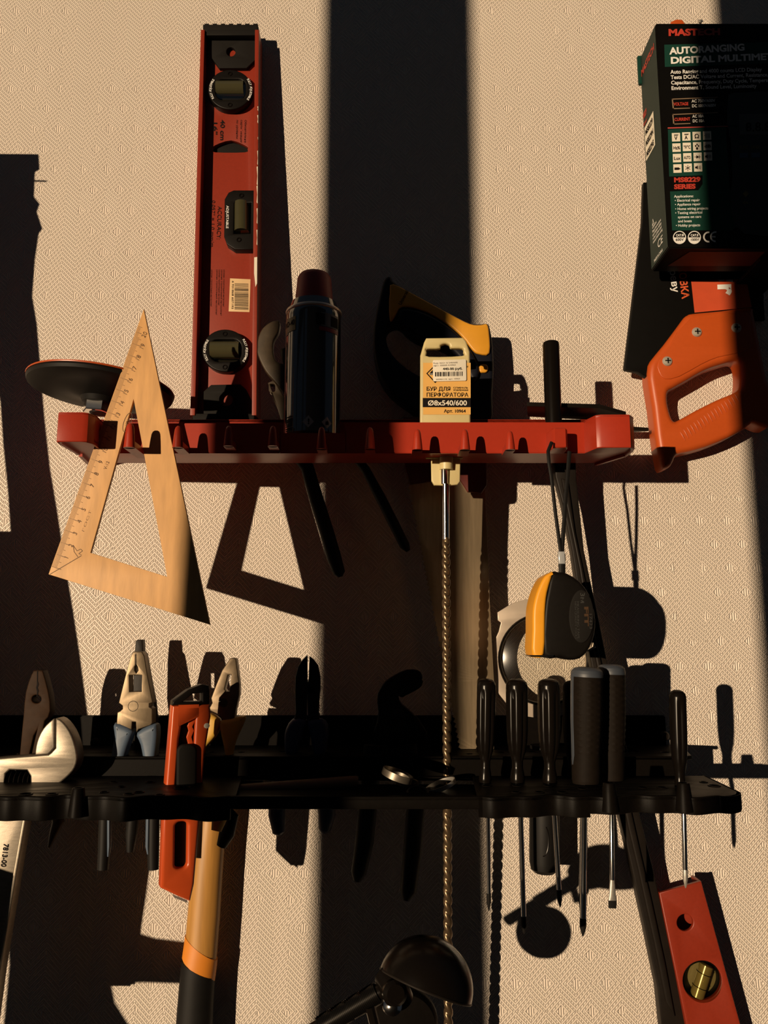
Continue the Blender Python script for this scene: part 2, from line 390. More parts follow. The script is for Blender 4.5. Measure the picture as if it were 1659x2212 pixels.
# lip wall, cut lower where the can stands
def lip_piece(px0, px1, z1):
    return g_box((X(px0, DL), -DL, zb), (X(px1, DL), -DL + .0026, z1), 0.0006)
zcan = W(829, 935, DL).z
lipL = g_plan(L0 + [(L1[-1][0], L1[-1][1])] + L1[::-1][1:], zb, W(829, 905, .131).z, bev=.0008)
lipR = g_plan(R0 + R1[::-1], zb, zt + .001, bev=.0008)
endL = g_plan([(L0[0][0], -.100), L0[0], (back_l, -.004), (back_l + .0026, -.004), (L1[0][0], -.098)], zb, zt, bev=.0004) if False else None
floor_g = g_plan([(xl, -.100)] + L1[0:] + R1[:-1] + [(xr, -.100), (X(1290, .07), -.066), (X(190, .07), -.066)], zb + .0022, zb + .0046, bev=.0003)
topL = g_plan([(xl, -.098)] + L0 + [(X(225, .098), -.098)], W(829, 905, .131).z - .002, W(829, 905, .131).z, bev=.0004)
topR = g_plan([(X(1262, .098), -.098)] + R0 + [(xr, -.098)], zt - .001, zt + .001, bev=.0004)
def slot_(x0, x1, d0, d1): return [(x0, -d0), (x1, -d0), (x1, -d1), (x0, -d1)]
rear_top = g_plan([(back_l, -.001), (X(190, .07), -.068), (X(1295, .07), -.068), (back_r, -.001)], zs - .003, zs, [slot_(X(862, .03), X(1066, .03), .018, .046), slot_(X(590, .05), X(815, .05), .036, .060), slot_(X(1185, .045), X(1258, .045), .034, .058)], bev=.0004)
riser = g_box((X(190, .07), -.068, zb + .0022), (X(1292, .07), -.0655, zs), .0004)
sideL = g_hex([(xl, -.100, zb), (X(190, .07), -.066, zb), (X(190, .07), -.066, zt), (xl, -.100, zt), (xl + .003, -.100, zb), (X(190, .07) + .003, -.066, zb), (X(190, .07) + .003, -.066, zt), (xl + .003, -.100, zt)])
sideR = g_hex([(xr, -.100, zb), (X(1292, .07), -.066, zb), (X(1292, .07), -.066, zt), (xr, -.100, zt), (xr - .003, -.100, zb), (X(1292, .07) - .003, -.066, zb), (X(1292, .07) - .003, -.066, zt), (xr - .003, -.100, zt)])
backL = g_hex([(X(190, .07), -.068, zs - .012), (back_l, -.001, zs - .03), (back_l, -.001, zs), (X(190, .07), -.068, zs), (X(190, .07) + .003, -.068, zs - .012), (back_l + .003, -.001, zs - .03), (back_l + .003, -.001, zs), (X(190, .07) + .003, -.068, zs)])
rear_rail = g_box((X(345, .01), -.0060, zs), (X(1195, .01), -.0040, W(829, 903, .012).z), .0004)
obj('tray', join(lipL, lipR, lip_piece(220, 606, W(829, 914, DL).z), lip_piece(604, 748, zcan), lip_piece(746, 1264, zt), floor_g, topL, topR, riser, sideL, sideR), red_plastic, rk)
obj('rear_shelf', join(rear_top, backL, rear_rail), red_plastic, rk)
def peg(px, w, y0, y1, dtip, z_base=None):
    """an L-shaped peg growing out of the lip: bar forward, then upright tapering to a rounded tip"""
    yb = W(829, y1, dtip).z; yt = W(829, y0, dtip).z; x = X(px, dtip); h = SC(w, dtip) / 2; r = .0035
    V = []; n = 10; ring = []
    lv = [(yb, 1.0, 1.0), (yb + (yt - yb) * .5, .82, .92), (yt - .003, .66, .8), (yt - .001, .5, .6), (yt, .22, .3)]
    up = g_sweep([(x, -dtip + r, z) for z, _, _ in lv], [(h * a, r * b) for _, a, b in lv], 14, lambda t, i, s: 1.0, up=(0, -1, 0))
    foot = g_hex([(x - h, -DL + .001, yb), (x + h, -DL + .001, yb), (x + h, -dtip + r, yb), (x - h, -dtip + r, yb), (x - h * .9, -DL + .001, yb + .005), (x + h * .9, -DL + .001, yb + .005), (x + h * .9, -dtip + r, yb + .005), (x - h * .9, -dtip + r, yb + .005)])
    obj('peg', join(up, foot), red_plastic, rk)
for px, w, y0, y1, dt in ((277, 26, 912, 965, .150), (382, 24, 918, 965, .136), (492, 22, 918, 962, .130), (588, 22, 918, 962, .130), (694, 22, 920, 968, .134), (799, 23, 921, 968, .136),
                          (902, 23, 925, 970, .136), (1005, 23, 925, 970, .136), (1103, 22, 929, 970, .134)):
    peg(px, w, y0, y1, dt)
pw = g_plan([(X(1190, .131), -DL + .002), (X(1194, .131), -.128), (X(1199, .131), -.131), (X(1222, .131), -.131), (X(1229, .131), -.126), (X(1232, .131), -DL + .002)], zb, W(829, 923, .131).z, bev=.0014)
obj('peg', pw, red_plastic, rk, label='wide boxy peg that carries the strap of the tape measure')

# ================================================================== black tool rack
TU, TL_, LF = 0.075, 0.160, 0.160                    # front of the upper step, front of the lower step
br = thing('tool_rack', 'black plastic tool rack with stepped holed shelves, lower of the two racks', 'tool rack', W(760, 1600, 0.0) + Vector((0, -0.002, 0)))
zu = W(829, 1634, TU).z; zl = W(829, 1676, TU).z; zlb = W(829, 1764, LF).z; zlm = W(829, 1749, .162).z
def XB(px, d, py=1690): return W(px, py, d).x
xbl = -0.52
obj('back_plate', g_box((xbl, -.006, zu - .030), (XB(1440, .0), -.0006, W(829, 1546, .006).z), .001), rack_black, br)
rnd = random.Random(3)
upper_holes = [[(XB(1296, .04), -.016), (XB(1380, .04), -.016), (XB(1380, .04), -.048), (XB(1296, .04), -.048)], [(XB(940, .03), -.020), (XB(1080, .03), -.020), (XB(1080, .03), -.0345), (XB(940, .03), -.0345)]]
for px, d, r in ((75, .052, 9), (112, .052, 9), (235, .05, 8), (335, .05, 8), (455, .05, 8), (520, .05, 8), (610, .045, 9), (700, .045, 9), (800, .05, 9), (905, .05, 9), (948, .062, 8),
                 (1015, .060, 7), (1085, .050, 8), (1150, .045, 8), (1225, .05, 8), (1440, .05, 9), (1186, .02, 14)):
    upper_holes.append(circ(XB(px, d), -d, r * .00036, n=18))
obj('upper_shelf', join(g_plan([(xbl, -.003), (xbl, -TU), (XB(1490, TU, 1634) - .004, -TU), (XB(1500, TU, 1634), -TU + .006), (XB(1478, .004), -.003)], zu - .003, zu, upper_holes, .0005),
                        g_box((xbl, -TU, zl - .002), (XB(1480, TU), -TU + .0028, zu), .0006)), rack_black, br)
for px in (242, 258, 1440):
    pass
# lower step: wavy front edge in plan with three screw-driver sleeves, a plain trough in the middle
def wave(px):
    d = LF
    if 500 < px < 1035: return .161
    k = .0045 * math.sin(px / 33.0) + .003 * math.sin(px / 14.0 + 1)
    return d + k * .7
front = [(XB(px, wave(px), 1720), -wave(px)) for px in range(-190, 1560, 8)]
endp = [(XB(1572, .160, 1720), -.161), (XB(1590, .160, 1720), -.159), (XB(1602, .156, 1720), -.154), (XB(1608, .150, 1720), -.145), (XB(1530, .078), -TU + .001)]
low_holes = []
trough_cut = [(XB(512, .1), -.0785), (XB(1028, .1), -.0785), (XB(1028, .155), -.1565), (XB(512, .155), -.1565)]
def hole(px, py, r):
    t = None
    rr = ray(px, py); tt = zl / rr.z; P = Vector((0, -CD, 0)) + rr * tt
    low_holes.append(circ(P.x, P.y, r * .00036, n=18)); return P
for px, py, r in ((55, 1716, 11), (112, 1716, 9), (245, 1690, 7), (262, 1700, 7), (325, 1690, 8), (300, 1712, 8), (225, 1712, 7), (278, 1716, 8), (345, 1718, 7), (395, 1702, 15),
                  (1052, 1698, 8), (1118, 1698, 8), (1185, 1698, 8), (1115, 1712, 7), (1165, 1712, 8), (1215, 1712, 8), (1258, 1704, 8), (1388, 1702, 8), (1430, 1702, 8), (1543, 1698, 10), (1520, 1690, 6)):
    P = hole(px, py, r)
obj('lower_shelf', join(g_plan([(front[0][0], -TU + .001)] + front + endp, zl - .003, zl, low_holes + [trough_cut], .0006), join(*[g_torus((sum(p[0] for p in h) / len(h), sum(p[1] for p in h) / len(h), zl), (0, 0, 1), max(p[0] for p in h) - sum(p[0] for p in h) / len(h) + .0004, .0007, 18, 6) for h in low_holes])), rack_black, br)
inner = [(x, y + .0028) for x, y in front]; e2 = [(x - .0026, y + .0024) for x, y in endp]
def lipseg(a, b, zbot, extra=None):
    o = [p for p, px in zip(front, range(-190, 1560, 8)) if a <= px <= b]; i = [p for p, px in zip(inner, range(-190, 1560, 8)) if a <= px <= b]
    if extra: o = o + endp; i = i + e2
    return g_plan(o + i[::-1], zbot, zl, bev=.0005)
obj('front_lip', join(lipseg(-200, 505, zlb - .0025), lipseg(497, 1040, zlm), lipseg(1032, 1280, zlb - .0005), lipseg(1272, 1600, W(829, 1758, LF).z, True)), rack_black, br)
obj('trough', g_box((XB(505, .1), -.158, zlm), (XB(1036, .1), -TU, zlm + .002), .0004), rack_black, br)
for px in (164, 1320, 1482):
    x = XB(px, .164, 1740)
    obj('sleeve', g_lathe((x, -.161, W(829, 1768 if px < 500 else 1757, .165).z), (0, 0, 1), [(.0036, 0), (.0060, .0005), (.0060, .0018), (.0052, .010), (.0042, .0185), (.0038, .0194), (.0026, .0194), (.0026, .004)], 20), rack_black, br)
for px, py in ((205, 1604), (1010, 1608), (1436, 1590)):
    c = W(px, py, .007)
    obj('mounting_screw', g_lathe(c + Vector((0, .001, 0)), (0, -1, 0), [(.0042, 0), (.0042, .001), (.003, .0026), (.001, .003)], 18), dark_steel, br)

# ================================================================== big spirit level
LV = LEAN(.0245, 60, .047, 897)
lv = thing('spirit_level', 'long red spirit level with three vials standing upright on the upper rack', 'spirit level', W(482, 905, .035))
oc = [(433.7, 64), (559.3, 64), (554, 897), (410.5, 897)]
def lerp(a, b, t): return (a[0] + (b[0] - a[0]) * t, a[1] + (b[1] - a[1]) * t)
TLc, TRc, BRc, BLc = oc
def lx(side, y):
    t = (y - 64) / (897 - 64)
    return (TLc[0] + (BLc[0] - TLc[0]) * t) if side == 0 else (TRc[0] + (BRc[0] - TRc[0]) * t)
fl = g_prism([TLc, (TLc[0] + 8.5, 64), (BLc[0] + 10.5, 897), BLc], LV, .0235, bev=.0004)
frr = g_prism([(TRc[0] - 8.5, 64), TRc, BRc, (BRc[0] - 10, 897)], LV, .0235, bev=.0004)
LWEB = off(LV, -.0122)
web_holes = [Z(380, 20, 4.0975, cr([(328, 1240), (345, 1205), (490, 1160), (625, 1210), (634, 1240), (610, 1266), (350, 1266)], 3))]
web = g_prism([(TLc[0] + 7, 64), (TRc[0] - 7, 64), (BRc[0] - 8, 897), (BLc[0] + 8, 897)], LWEB, .004, holes=web_holes, bev=.0002)
obj('slot_shade_plate', g_prism([(456, 300), (542, 300), (540, 334), (455, 334)], off(LWEB, -.0042), .001, bev=.0001), black_matte, lv, label='black plate standing for the shade inside the hang slot')  # flat black plate paints the shade seen through the slot
lbody = obj('body', join(fl, frr, web), red_paint, lv)
capT = join(g_prism([(438, 52), (557, 52), (557, 68), (438, 68)], off(LV, -.001), .019, bev=.0012), *[g_prism([(442 + i * 17.5, 50.5), (451 + i * 17.5, 50.5), (451 + i * 17.5, 56), (442 + i * 17.5, 56)], off(LV, -.0015), .018, bev=.0005) for i in range(7)],
            g_prism(Z(380, 20, 4.0975, [(310, 200), (705, 200), (700, 450), (625, 520), (385, 520), (318, 430)]), off(LV, -.0080), .008, holes=[Z(380, 20, 4.0975, circ(487, 375, 40))], bev=.0006),
            g_prism([(446, 64), (552, 64), (552, 76), (446, 76)], off(LV, -.0008), .015, bev=.0006))
obj('end_cap', capT, black_matte, lv, label='black end cap at the top of the level')
capB = join(g_prism(Z(380, 540, 3.95, [(300, 1150), (550, 1145), (600, 1190), (650, 1290), (650, 1420), (235, 1400), (232, 1210)]), off(LV, -.0080), .008, holes=[Z(380, 540, 3.95, circ(430, 1275, 55))], bev=.0006),
            g_prism([(414, 893), (550, 893), (549, 910), (417, 910)], off(LV, -.001), .019, bev=.001), *[g_prism([(419 + i * 20, 905), (430 + i * 20, 905), (430 + i * 20, 913), (419 + i * 20, 913)], off(LV, -.0015), .018, bev=.0005) for i in range(7)],
            g_torus(W(380 + 430 / 3.95, 540 + 1275 / 3.95, off(LV, -.0080)), (0, -1, 0), .0068, .0006))
obj('end_cap', capB, black_matte, lv, label='black end cap at the foot of the level')
def round_vial(cx, cy, rx, ry, name_lab, stretch=1.0):
    P = off(LV, -.0042)
    ho = rrect(cx - rx * .66, cy - ry * .52, cx + rx * .70, cy + ry * .52, ry * .38, 4)
    f = obj('vial_frame', join(g_prism(circ(cx, cy, rx, ry, 40), P, .010, holes=[ho], bev=.0012, res=3)), black_plastic, lv, label=name_lab)
    sub('vial', g_sweep([W(cx - rx * .6, cy, off(P, -.005)), W(cx + rx * .64, cy, off(P, -.005))], [SC(ry * .45, .04)] * 2, 16), vial_shaded, f, lv)
    sub('backing', g_prism(rrect(cx - rx * .75, cy - ry * .6, cx + rx * .78, cy + ry * .6, ry * .38, 4), off(P, -.0078), .001, bev=.0002), black_matte, f, lv)
    sub('window_pane', q_px(ho, off(P, -.002), 0), vial_glass, f, lv, smooth=0)
    for dy in (-.78, .78):
        sub('screw', g_torus(W(cx, cy + ry * dy, off(P, .0002)), (0, -1, 0), .0018, .0005, 16, 6), black_gloss, f, lv)
    tx = []
    for word, a0, a1, in (('FULLY ADJUSTABLE', 205, 150), ('FULLY ADJUSTABLE', 335, 395)):
        N = len(word)
        for i, ch in enumerate(word):
            if ch == ' ': continue
            if a0 < 300: a = 150 + (212 - 150) * i / (N - 1); ang = a + 90
            else: a = -32 + 64 * i / (N - 1); ang = a + 90
            x = cx + rx * (.90 if a0 > 300 else .84) * math.cos(math.radians(a)) * (1.0); y = cy + ry * (.90 if a0 > 300 else .84) * math.sin(math.radians(a))
            tx.append(t_px(ch, x, y, 5.0, off(P, .0002), ang, bold=.01, align='CENTER'))
    h_ = len(tx) // 2
    sub('lettering', multi(join(*tx[:h_]), join(*tx[h_:])), ink_white, f, lv, smooth=0)
round_vial(497, 193, 48, 43, 'round black vial housing near the top')
round_vial(486, 757, 50, 46, 'round black vial housing near the foot')
P = off(LV, -.0042)
f = obj('vial_frame', g_prism(Z(380, 20, 4.0975, [(690, 1600), (700, 2125), (520, 2125), (450, 2080), (425, 2010), (430, 1680), (465, 1620), (510, 1600)]), P, .012, holes=[Z(380, 20, 4.0975, [(515, 1715), (668, 1710), (660, 1985), (510, 1985)])], bev=.001), black_plastic, lv, label='black square vial housing at mid height')
sub('vial', g_sweep([W(522, 440, off(P, -.005)), W(522, 502, off(P, -.005))], [SC(18, .035)] * 2, 16), vial_shaded, f, lv)
sub('backing', g_prism([(500, 434), (545, 434), (543, 508), (500, 508)], off(P, -.0078), .001, bev=.0002), black_matte, f, lv)
sub('window_pane', q_px(Z(380, 20, 4.0975, [(515, 1715), (668, 1710), (660, 1985), (510, 1985)]), off(P, -.002), 0), vial_glass, f, lv, smooth=0)
for x, y in ((580, 1648), (558, 2040)):
    sub('screw', g_torus(W(380 + x / 4.0975, 20 + y / 4.0975, off(P, .0002)), (0, -1, 0), .0018, .0006, 16, 6), black_gloss, f, lv)
sub('lettering', t_px('ADJUSTABLE', 380 + 447 / 4.0975, 20 + 1738 / 4.0975, 5.5, P, 91, wpx=49, bold=.012), ink_white, f, lv, smooth=0)
obj('lettering', multi(t_px('40 cm', 380 + 395 / 4.0975, 20 + 978 / 4.0975, 9.5, LWEB, 91, wpx=44, bold=.02), t_px('16"', 380 + 332 / 4.0975, 20 + 985 / 4.0975, 8.5, LWEB, 91, wpx=26, bold=.02),
                      t_px('ACCURACY:', 380 + 370 / 4.0975, 20 + 1742 / 4.0975, 9.0, LWEB, 92, wpx=71), t_px('0.057° = 1.0 mm/m', 380 + 318 / 4.0975, 20 + 1690 / 4.0975, 7.5, LWEB, 92, wpx=99),
                      *[t_px(s, 380 + x / 4.0975, 20 + 978 / 4.0975, 4.2, LWEB, 91, wpx=w) for s, x, w in (('Обязательна', 608, 48), ('сертификация', 572, 48), ('по уровням', 535, 40))]), ink_black, lv, smooth=0)
small = []
for x, y1, y0 in ((300, 480, 165), (345, 550, 165), (365, 470, 165), (385, 555, 165), (405, 480, 165)):
    small.append(t_px('уровень строительный инструмент', 380 + x / 3.95, 540 + y0 / 3.95, 3.0, LWEB, 91, wpx=(y1 - y0) / 3.95))
obj('lettering', multi(*small), ink_black, lv, smooth=0)
st = obj('barcode_sticker', g_prism(Z(380, 540, 3.95, [(462, 242), (637, 250), (628, 530), (450, 524)]), off(LWEB, .0003), .0003, bev=.00005), sticker_tan, lv)
bars = []; y = 285
rb = random.Random(5)
while y < 505:
    h = rb.choice((2, 2.5, 4, 6)); bars.append(q_px(Z(380, 540, 3.95, [(500, y), (618, y + 4), (618, y + 4 + h), (500, y + h)]), off(LWEB, .0003), .0002)); y += h + rb.choice((3, 4, 6))
sub('print', join(*bars, t_px('6 931868 607195', 380 + 478 / 3.95, 540 + 262 / 3.95, 4.0, off(LWEB, .0003), 91, wpx=60)), ink_black, st, lv, smooth=0)
chips = []
for a, b, w in ((858, 900, 5), (935, 1010, 5), (1130, 1155, 3), (1250, 1380, 4), (1390, 1560, 6), (1560, 1720, 6), (1760, 1900, 5), (1950, 2090, 5)):
    x0, y0 = 380 + (718 - (a - 858) * .02) / 4.0975, 20 + a / 4.0975; y1 = 20 + b / 4.0975
    chips.append(q_px([(lx(1, y0) - w * .5, y0 + 1), (lx(1, y0) - .6, y0), (lx(1, y1) - .6, y1), (lx(1, y1) - w * .42, y1 - 3), (lx(1, (y0 + y1) / 2) - w * .22, (y0 + y1) / 2)], LV, .0002))
chips.append(q_px([(lx(1, 560) - 7, 556), (lx(1, 560) - .6, 555), (lx(1, 615) - .6, 612), (lx(1, 615) - 4, 620), (lx(1, 600) - 7, 590)], LV, .0002))
obj('chipped_edge', join(*chips), paper, lv, label='chipped pale edge where the paint is gone', smooth=0)

# ================================================================== wooden set square
TP = LEAN(.124, 668, .131, 1345)
tri = thing('set_square', 'wooden set square with a centimetre scale hanging on the leftmost peg of the red rack', 'set square', W(279, 860, off(TP, -.0035)))
body = [(310.4, 667.4), (104.6, 1240.6), (453.2, 1349.4)]
hole_t = [(288.5, 862), (195.5, 1194), (361, 1246)]
obj('body', g_prism(body, TP, .0034, holes=[hole_t], bev=.0003), wood_tri, tri)
ticks = []
A = Vector(body[1]); B = Vector(body[0]); e = (B - A).normalized(); nrm = Vector((-e.y, e.x)) if (-e.y) > 0 else Vector((e.y, -e.x))
nrm = Vector((-e.y, e.x)); nrm = nrm if nrm.x > 0 else -nrm
p0 = Vector((Z(40, 640, 2.9886, [(233, 1795)])[0]))
def along(cm):       # 1 cm mark lies at (131,1229), 20 cm at (305,737)
    k = (cm - 1) / 19.0
    kk = k + 0.035 * k * (1 - k)
    return lerp((124, 1198), (308, 722), kk)
for mm in range(0, 206):
    c = along(mm / 10.0)
    d = (Vector(c) - A).dot(e); q = A + e * d
    ln = 22 if mm % 10 == 0 else (17 if mm % 5 == 0 else 12)
    w = .55 if mm % 10 == 0 else .38
    if mm > 196: ln *= .6
    a = q + nrm * 1.0; b = q + nrm * ln
    ticks.append(q_px([tuple(a - e * w), tuple(b - e * w), tuple(b + e * w), tuple(a + e * w)], TP, .0002))
obj('scale_marks', join(*ticks), ink_brown, tri, smooth=0)
nums = []
for n in range(1, 21):
    c = along(n); d = (Vector(c) - A).dot(e); q = A + e * d + nrm * (28 if n < 20 else 24)
    ang = math.degrees(math.atan2(e.y, e.x))
    nums.append(t_px(str(n), q.x, q.y, 9.5, TP, ang + 7, align='CENTER', bold=-.012))
ang = math.degrees(math.atan2(e.y, e.x))
nums.append(t_px('V-12', 229, 1015, 7, TP, ang + 2, bold=-.01)); nums.append(t_px('ГОСТ', 180, 1150, 4.5, TP, ang, wpx=48, bold=-.02))
ov = circ(0, 0, 22, 8, 30)
def rot(pts, a, cx, cy):
    a = math.radians(a); return [(cx + x * math.cos(a) - y * math.sin(a), cy + x * math.sin(a) + y * math.cos(a)) for x, y in pts]
oo, oi = rot(ov, ang, 275, 912), rot(circ(0, 0, 21, 7, 30), ang, 275, 912)
nums.append(([W(*p, off(TP, .0002)) for p in oo + oi], [[i, (i + 1) % 30, 30 + (i + 1) % 30, 30 + i] for i in range(30)]))
nums.append(t_px('ИТА', 277, 922, 8, TP, ang, wpx=16, bold=-.01))
nums.append(q_px([(104.6 + 3, 1240), (175, 1200), (175.6, 1201), (108, 1241)], TP, .0002))
hx = [(168, 1203), (160, 1192), (158, 1178), (166, 1190), (174, 1186), (178, 1190), (170, 1196), (176, 1199)]
for a, b in zip(hx[:-1], hx[1:]):
    nn = Vector((-(b[1] - a[1]), b[0] - a[0])).normalized() * .45
    nums.append(q_px([(a[0] - nn.x, a[1] - nn.y), (b[0] - nn.x, b[1] - nn.y), (b[0] + nn.x, b[1] + nn.y), (a[0] + nn.x, a[1] + nn.y)], TP, .0002))
obj('numerals', join(*nums), ink_brown, tri, smooth=0)

# ================================================================== grinder backing pad
gp = thing('backing_pad', 'round black grinder pad with red sanding disc, left end of the red rack', 'backing pad', W(212, 905, .075))
c0 = W(219, 842, .076); ax = Vector((.075, .03, 1)).normalized(); R = SC(158, .076)
obj('pad', g_lathe(c0, ax, [(.011, -.0135), (.014, -.0125), (.016, -.0085), (.026, -.005), (.040, -.0036), (R * .90, -.0032), (R * .985, -.0018), (R, .0008), (R * .99, .0022)], 56), black_rubber, gp)
obj('sanding_disc', g_lathe(c0 + ax * .0022, ax, [(R * 1.005, 0), (R * 1.008, .0008), (R, .0015)], 56), orange_plastic, gp, label='orange-red sanding disc edge')
obj('hub', g_lathe(c0 - ax * .0212, ax, [(.0070, 0), (.0075, .003), (.0105, .005), (.0115, .009)], 24), black_rubber, gp)
obj('hex_nut', g_lathe(c0 - ax * .0208, ax, [(.0125, 0), (.0130, .001), (.0130, .011), (.0125, .012)], 6), chrome, gp, label='bright hexagon nut', smooth=10)

# ================================================================== spray can
cz = W(676, 932, .113).z; cc = Vector((W(676, 800, .090).x, -.0885, cz)); cr_m = SC(64, .105)
can = thing('spray_can', 'dark spray can with a red cap standing on the red rack', 'spray can', cc)
zsh = W(676, 664, .105).z - cz; zr = W(676, 641, .1).z - cz; zcap = W(676, 578, .1).z - cz
obj('body', g_lathe(cc, (0, 0, 1), [(cr_m * .93, 0), (cr_m, .0015), (cr_m, zsh * .4), (cr_m, zsh - .004), (cr_m * .985, zsh - .001), (cr_m * .93, zsh + .003), (cr_m * .84, zr - .002)], 48), can_paint, can)
obj('rim', g_torus(cc + Vector((0, 0, zsh + .0012)), (0, 0, 1), cr_m * .955, .0016, 48, 10), steel, can, label='bare metal rim')
obj('cap', g_lathe(cc + Vector((0, 0, zr - .0035)), (0, 0, 1), [(cr_m * .70, 0), (cr_m * .69, .004), (cr_m * .62, zcap - zr - .002), (cr_m * .585, zcap - zr), (cr_m * .52, zcap - zr + .002), (cr_m * .30, zcap - zr + .003)], 40), can_cap, can, label='red plastic cap')
def on_can(th0, th1, z0, z1, lift=.0003, n=8):
    V = []; Fc = []
    for i in range(n + 1):
        a = math.radians(th0 + (th1 - th0) * i / n); d = Vector((math.sin(a), -math.cos(a), 0)) * (cr_m + lift)
        V += [cc + d + Vector((0, 0, z0)), cc + d + Vector((0, 0, z1))]
    for i in range(n): Fc.append([2 * i, 2 * i + 2, 2 * i + 3, 2 * i + 1])
    return V, Fc
def text_can(s, th0, th1, z, h, lift=.0006, bold=.02):
    v, f = g_text(s, (0, 0, 0), (1, 0, 0), (0, 1, 0), h, 1.0, bold=bold)
    x0 = min(p.x for p in v); out = []
    for p in v:
        a = math.radians(th0 + (th1 - th0) * (p.x - x0)); d = Vector((math.sin(a), -math.cos(a), 0)) * (cr_m + lift)
        out.append(cc + d + Vector((0, 0, z + p.y)))
    return out, f
def cz_px(y): return W(676, y, .112).z - cz
obj('print', multi(on_can(-84, -58, cz_px(712), cz_px(676)), on_can(20, 62, cz_px(702), cz_px(672))), M('can_print_grey', (0.10, 0.10, 0.10), .4), can, smooth=60)
obj('print', join(on_can(-76, -34, cz_px(708), cz_px(678), .0004)), M('can_print_yellow', (0.16, 0.11, 0.02), .4), can, smooth=60)
obj('print', multi(on_can(16, 64, cz_px(712), cz_px(703)), on_can(-90, -68, cz_px(930), cz_px(660), .00015)), M('can_print_red', (0.22, 0.014, 0.012), .35), can, smooth=60)
lt = [text_can('WD-40', -74, -36, cz_px(696), SC(13, .1)), on_can(10, 28, cz_px(699), cz_px(675), .0005), on_can(42, 62, cz_px(699), cz_px(677), .0005)]
rb = random.Random(9); z = cz_px(925)
while z < cz_px(893):
    lt.append(on_can(-62, -38, z, z + .0006)); z += rb.choice((.0011, .0016, .0021))
obj('lettering', multi(lt[0], lt[1], lt[2], join(*lt[3:])), ink_black, can, smooth=60)
dia = []
for th in (-3, 35):
    a = math.radians(th); t_ = Vector((math.cos(a), math.sin(a), 0)); d = Vector((math.sin(a), -math.cos(a), 0))
    ctr = cc + d * (cr_m + .0003) + Vector((0, 0, cz_px(910)))
    s = SC(14, .11)
    dia.append(([ctr + t_ * s * .92 - d * .0005, ctr + Vector((0, 0, s)), ctr - t_ * s * .92 - d * .0005, ctr - Vector((0, 0, s))], [[0, 1, 3], [1, 2, 3]]))
obj('warning_marks', multi(*dia), M('can_warning', (0.34, 0.30, 0.28), .5), can, smooth=0)
ex = []
for th in (-3,):
    a = math.radians(th); t_ = Vector((math.cos(a), math.sin(a), 0)); d = Vector((math.sin(a), -math.cos(a), 0))
    ctr = cc + d * (cr_m + .0006) + Vector((0, 0, cz_px(910)))
    ex.append(g_text('!', ctr - t_ * .0006 - Vector((0, 0, .0022)), t_, (0, 0, 1), .0045, .0013, bold=.03))
a = math.radians(35); t_ = Vector((math.cos(a), math.sin(a), 0)); d = Vector((math.sin(a), -math.cos(a), 0)); ctr = cc + d * (cr_m + .0006) + Vector((0, 0, cz_px(910)))
ex.append(([ctr + t_ * x + Vector((0, 0, z)) for x, z in ((-.0014, -.002), (.0014, -.002), (.0016, 0), (.0004, .0022), (0, .001), (-.0012, .0008))], [[0, 1, 2, 3, 4, 5]]))
obj('lettering', multi(*ex), ink_black, can, smooth=0)

# ================================================================== water pump pliers behind the can
wp = thing('water_pump_pliers', 'brown steel water pump pliers hanging behind the spray can, dark handles below the red rack', 'pliers', W(660, 1000, .045))
jaw = cr(Z(540, 560, 5.53, [(350, 740), (270, 735), (160, 810), (100, 920), (88, 1050), (95, 1150), (180, 1330), (300, 1470), (400, 1590), (560, 1760), (660, 1760), (560, 1500), (430, 1270), (330, 1230), (285, 1160), (272, 1050), (285, 960), (340, 860)]), 3)
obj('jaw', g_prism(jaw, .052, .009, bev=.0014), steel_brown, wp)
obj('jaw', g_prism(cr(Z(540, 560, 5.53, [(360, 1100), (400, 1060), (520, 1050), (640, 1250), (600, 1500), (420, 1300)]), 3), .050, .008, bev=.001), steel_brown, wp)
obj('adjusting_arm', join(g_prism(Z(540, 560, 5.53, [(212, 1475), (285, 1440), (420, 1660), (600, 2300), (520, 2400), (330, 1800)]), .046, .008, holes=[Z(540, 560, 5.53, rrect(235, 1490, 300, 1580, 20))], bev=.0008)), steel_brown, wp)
obj('handle', g_sweep([W(626, 960, .046), W(664, 1010, .046), W(684, 1080, .047), (W(706, 1150, .048)), W(722, 1205, .05), W(733, 1238, .05), W(735, 1246, .05)], [(.0058, .004)] * 2 + [(.0062, .005)] * 3 + [(.005, .004), (.002, .002)], 14), black_rubber, wp)
obj('handle', g_sweep([W(740, 950, .042), W(790, 1015, .042), W(822, 1075, .042), W(850, 1130, .042), W(874, 1178, .042), W(882, 1190, .042)], [(.004, .004)] * 2 + [(.0046, .0045)] * 2 + [(.0044, .004), (.002, .002)], 14), black_rubber, wp)

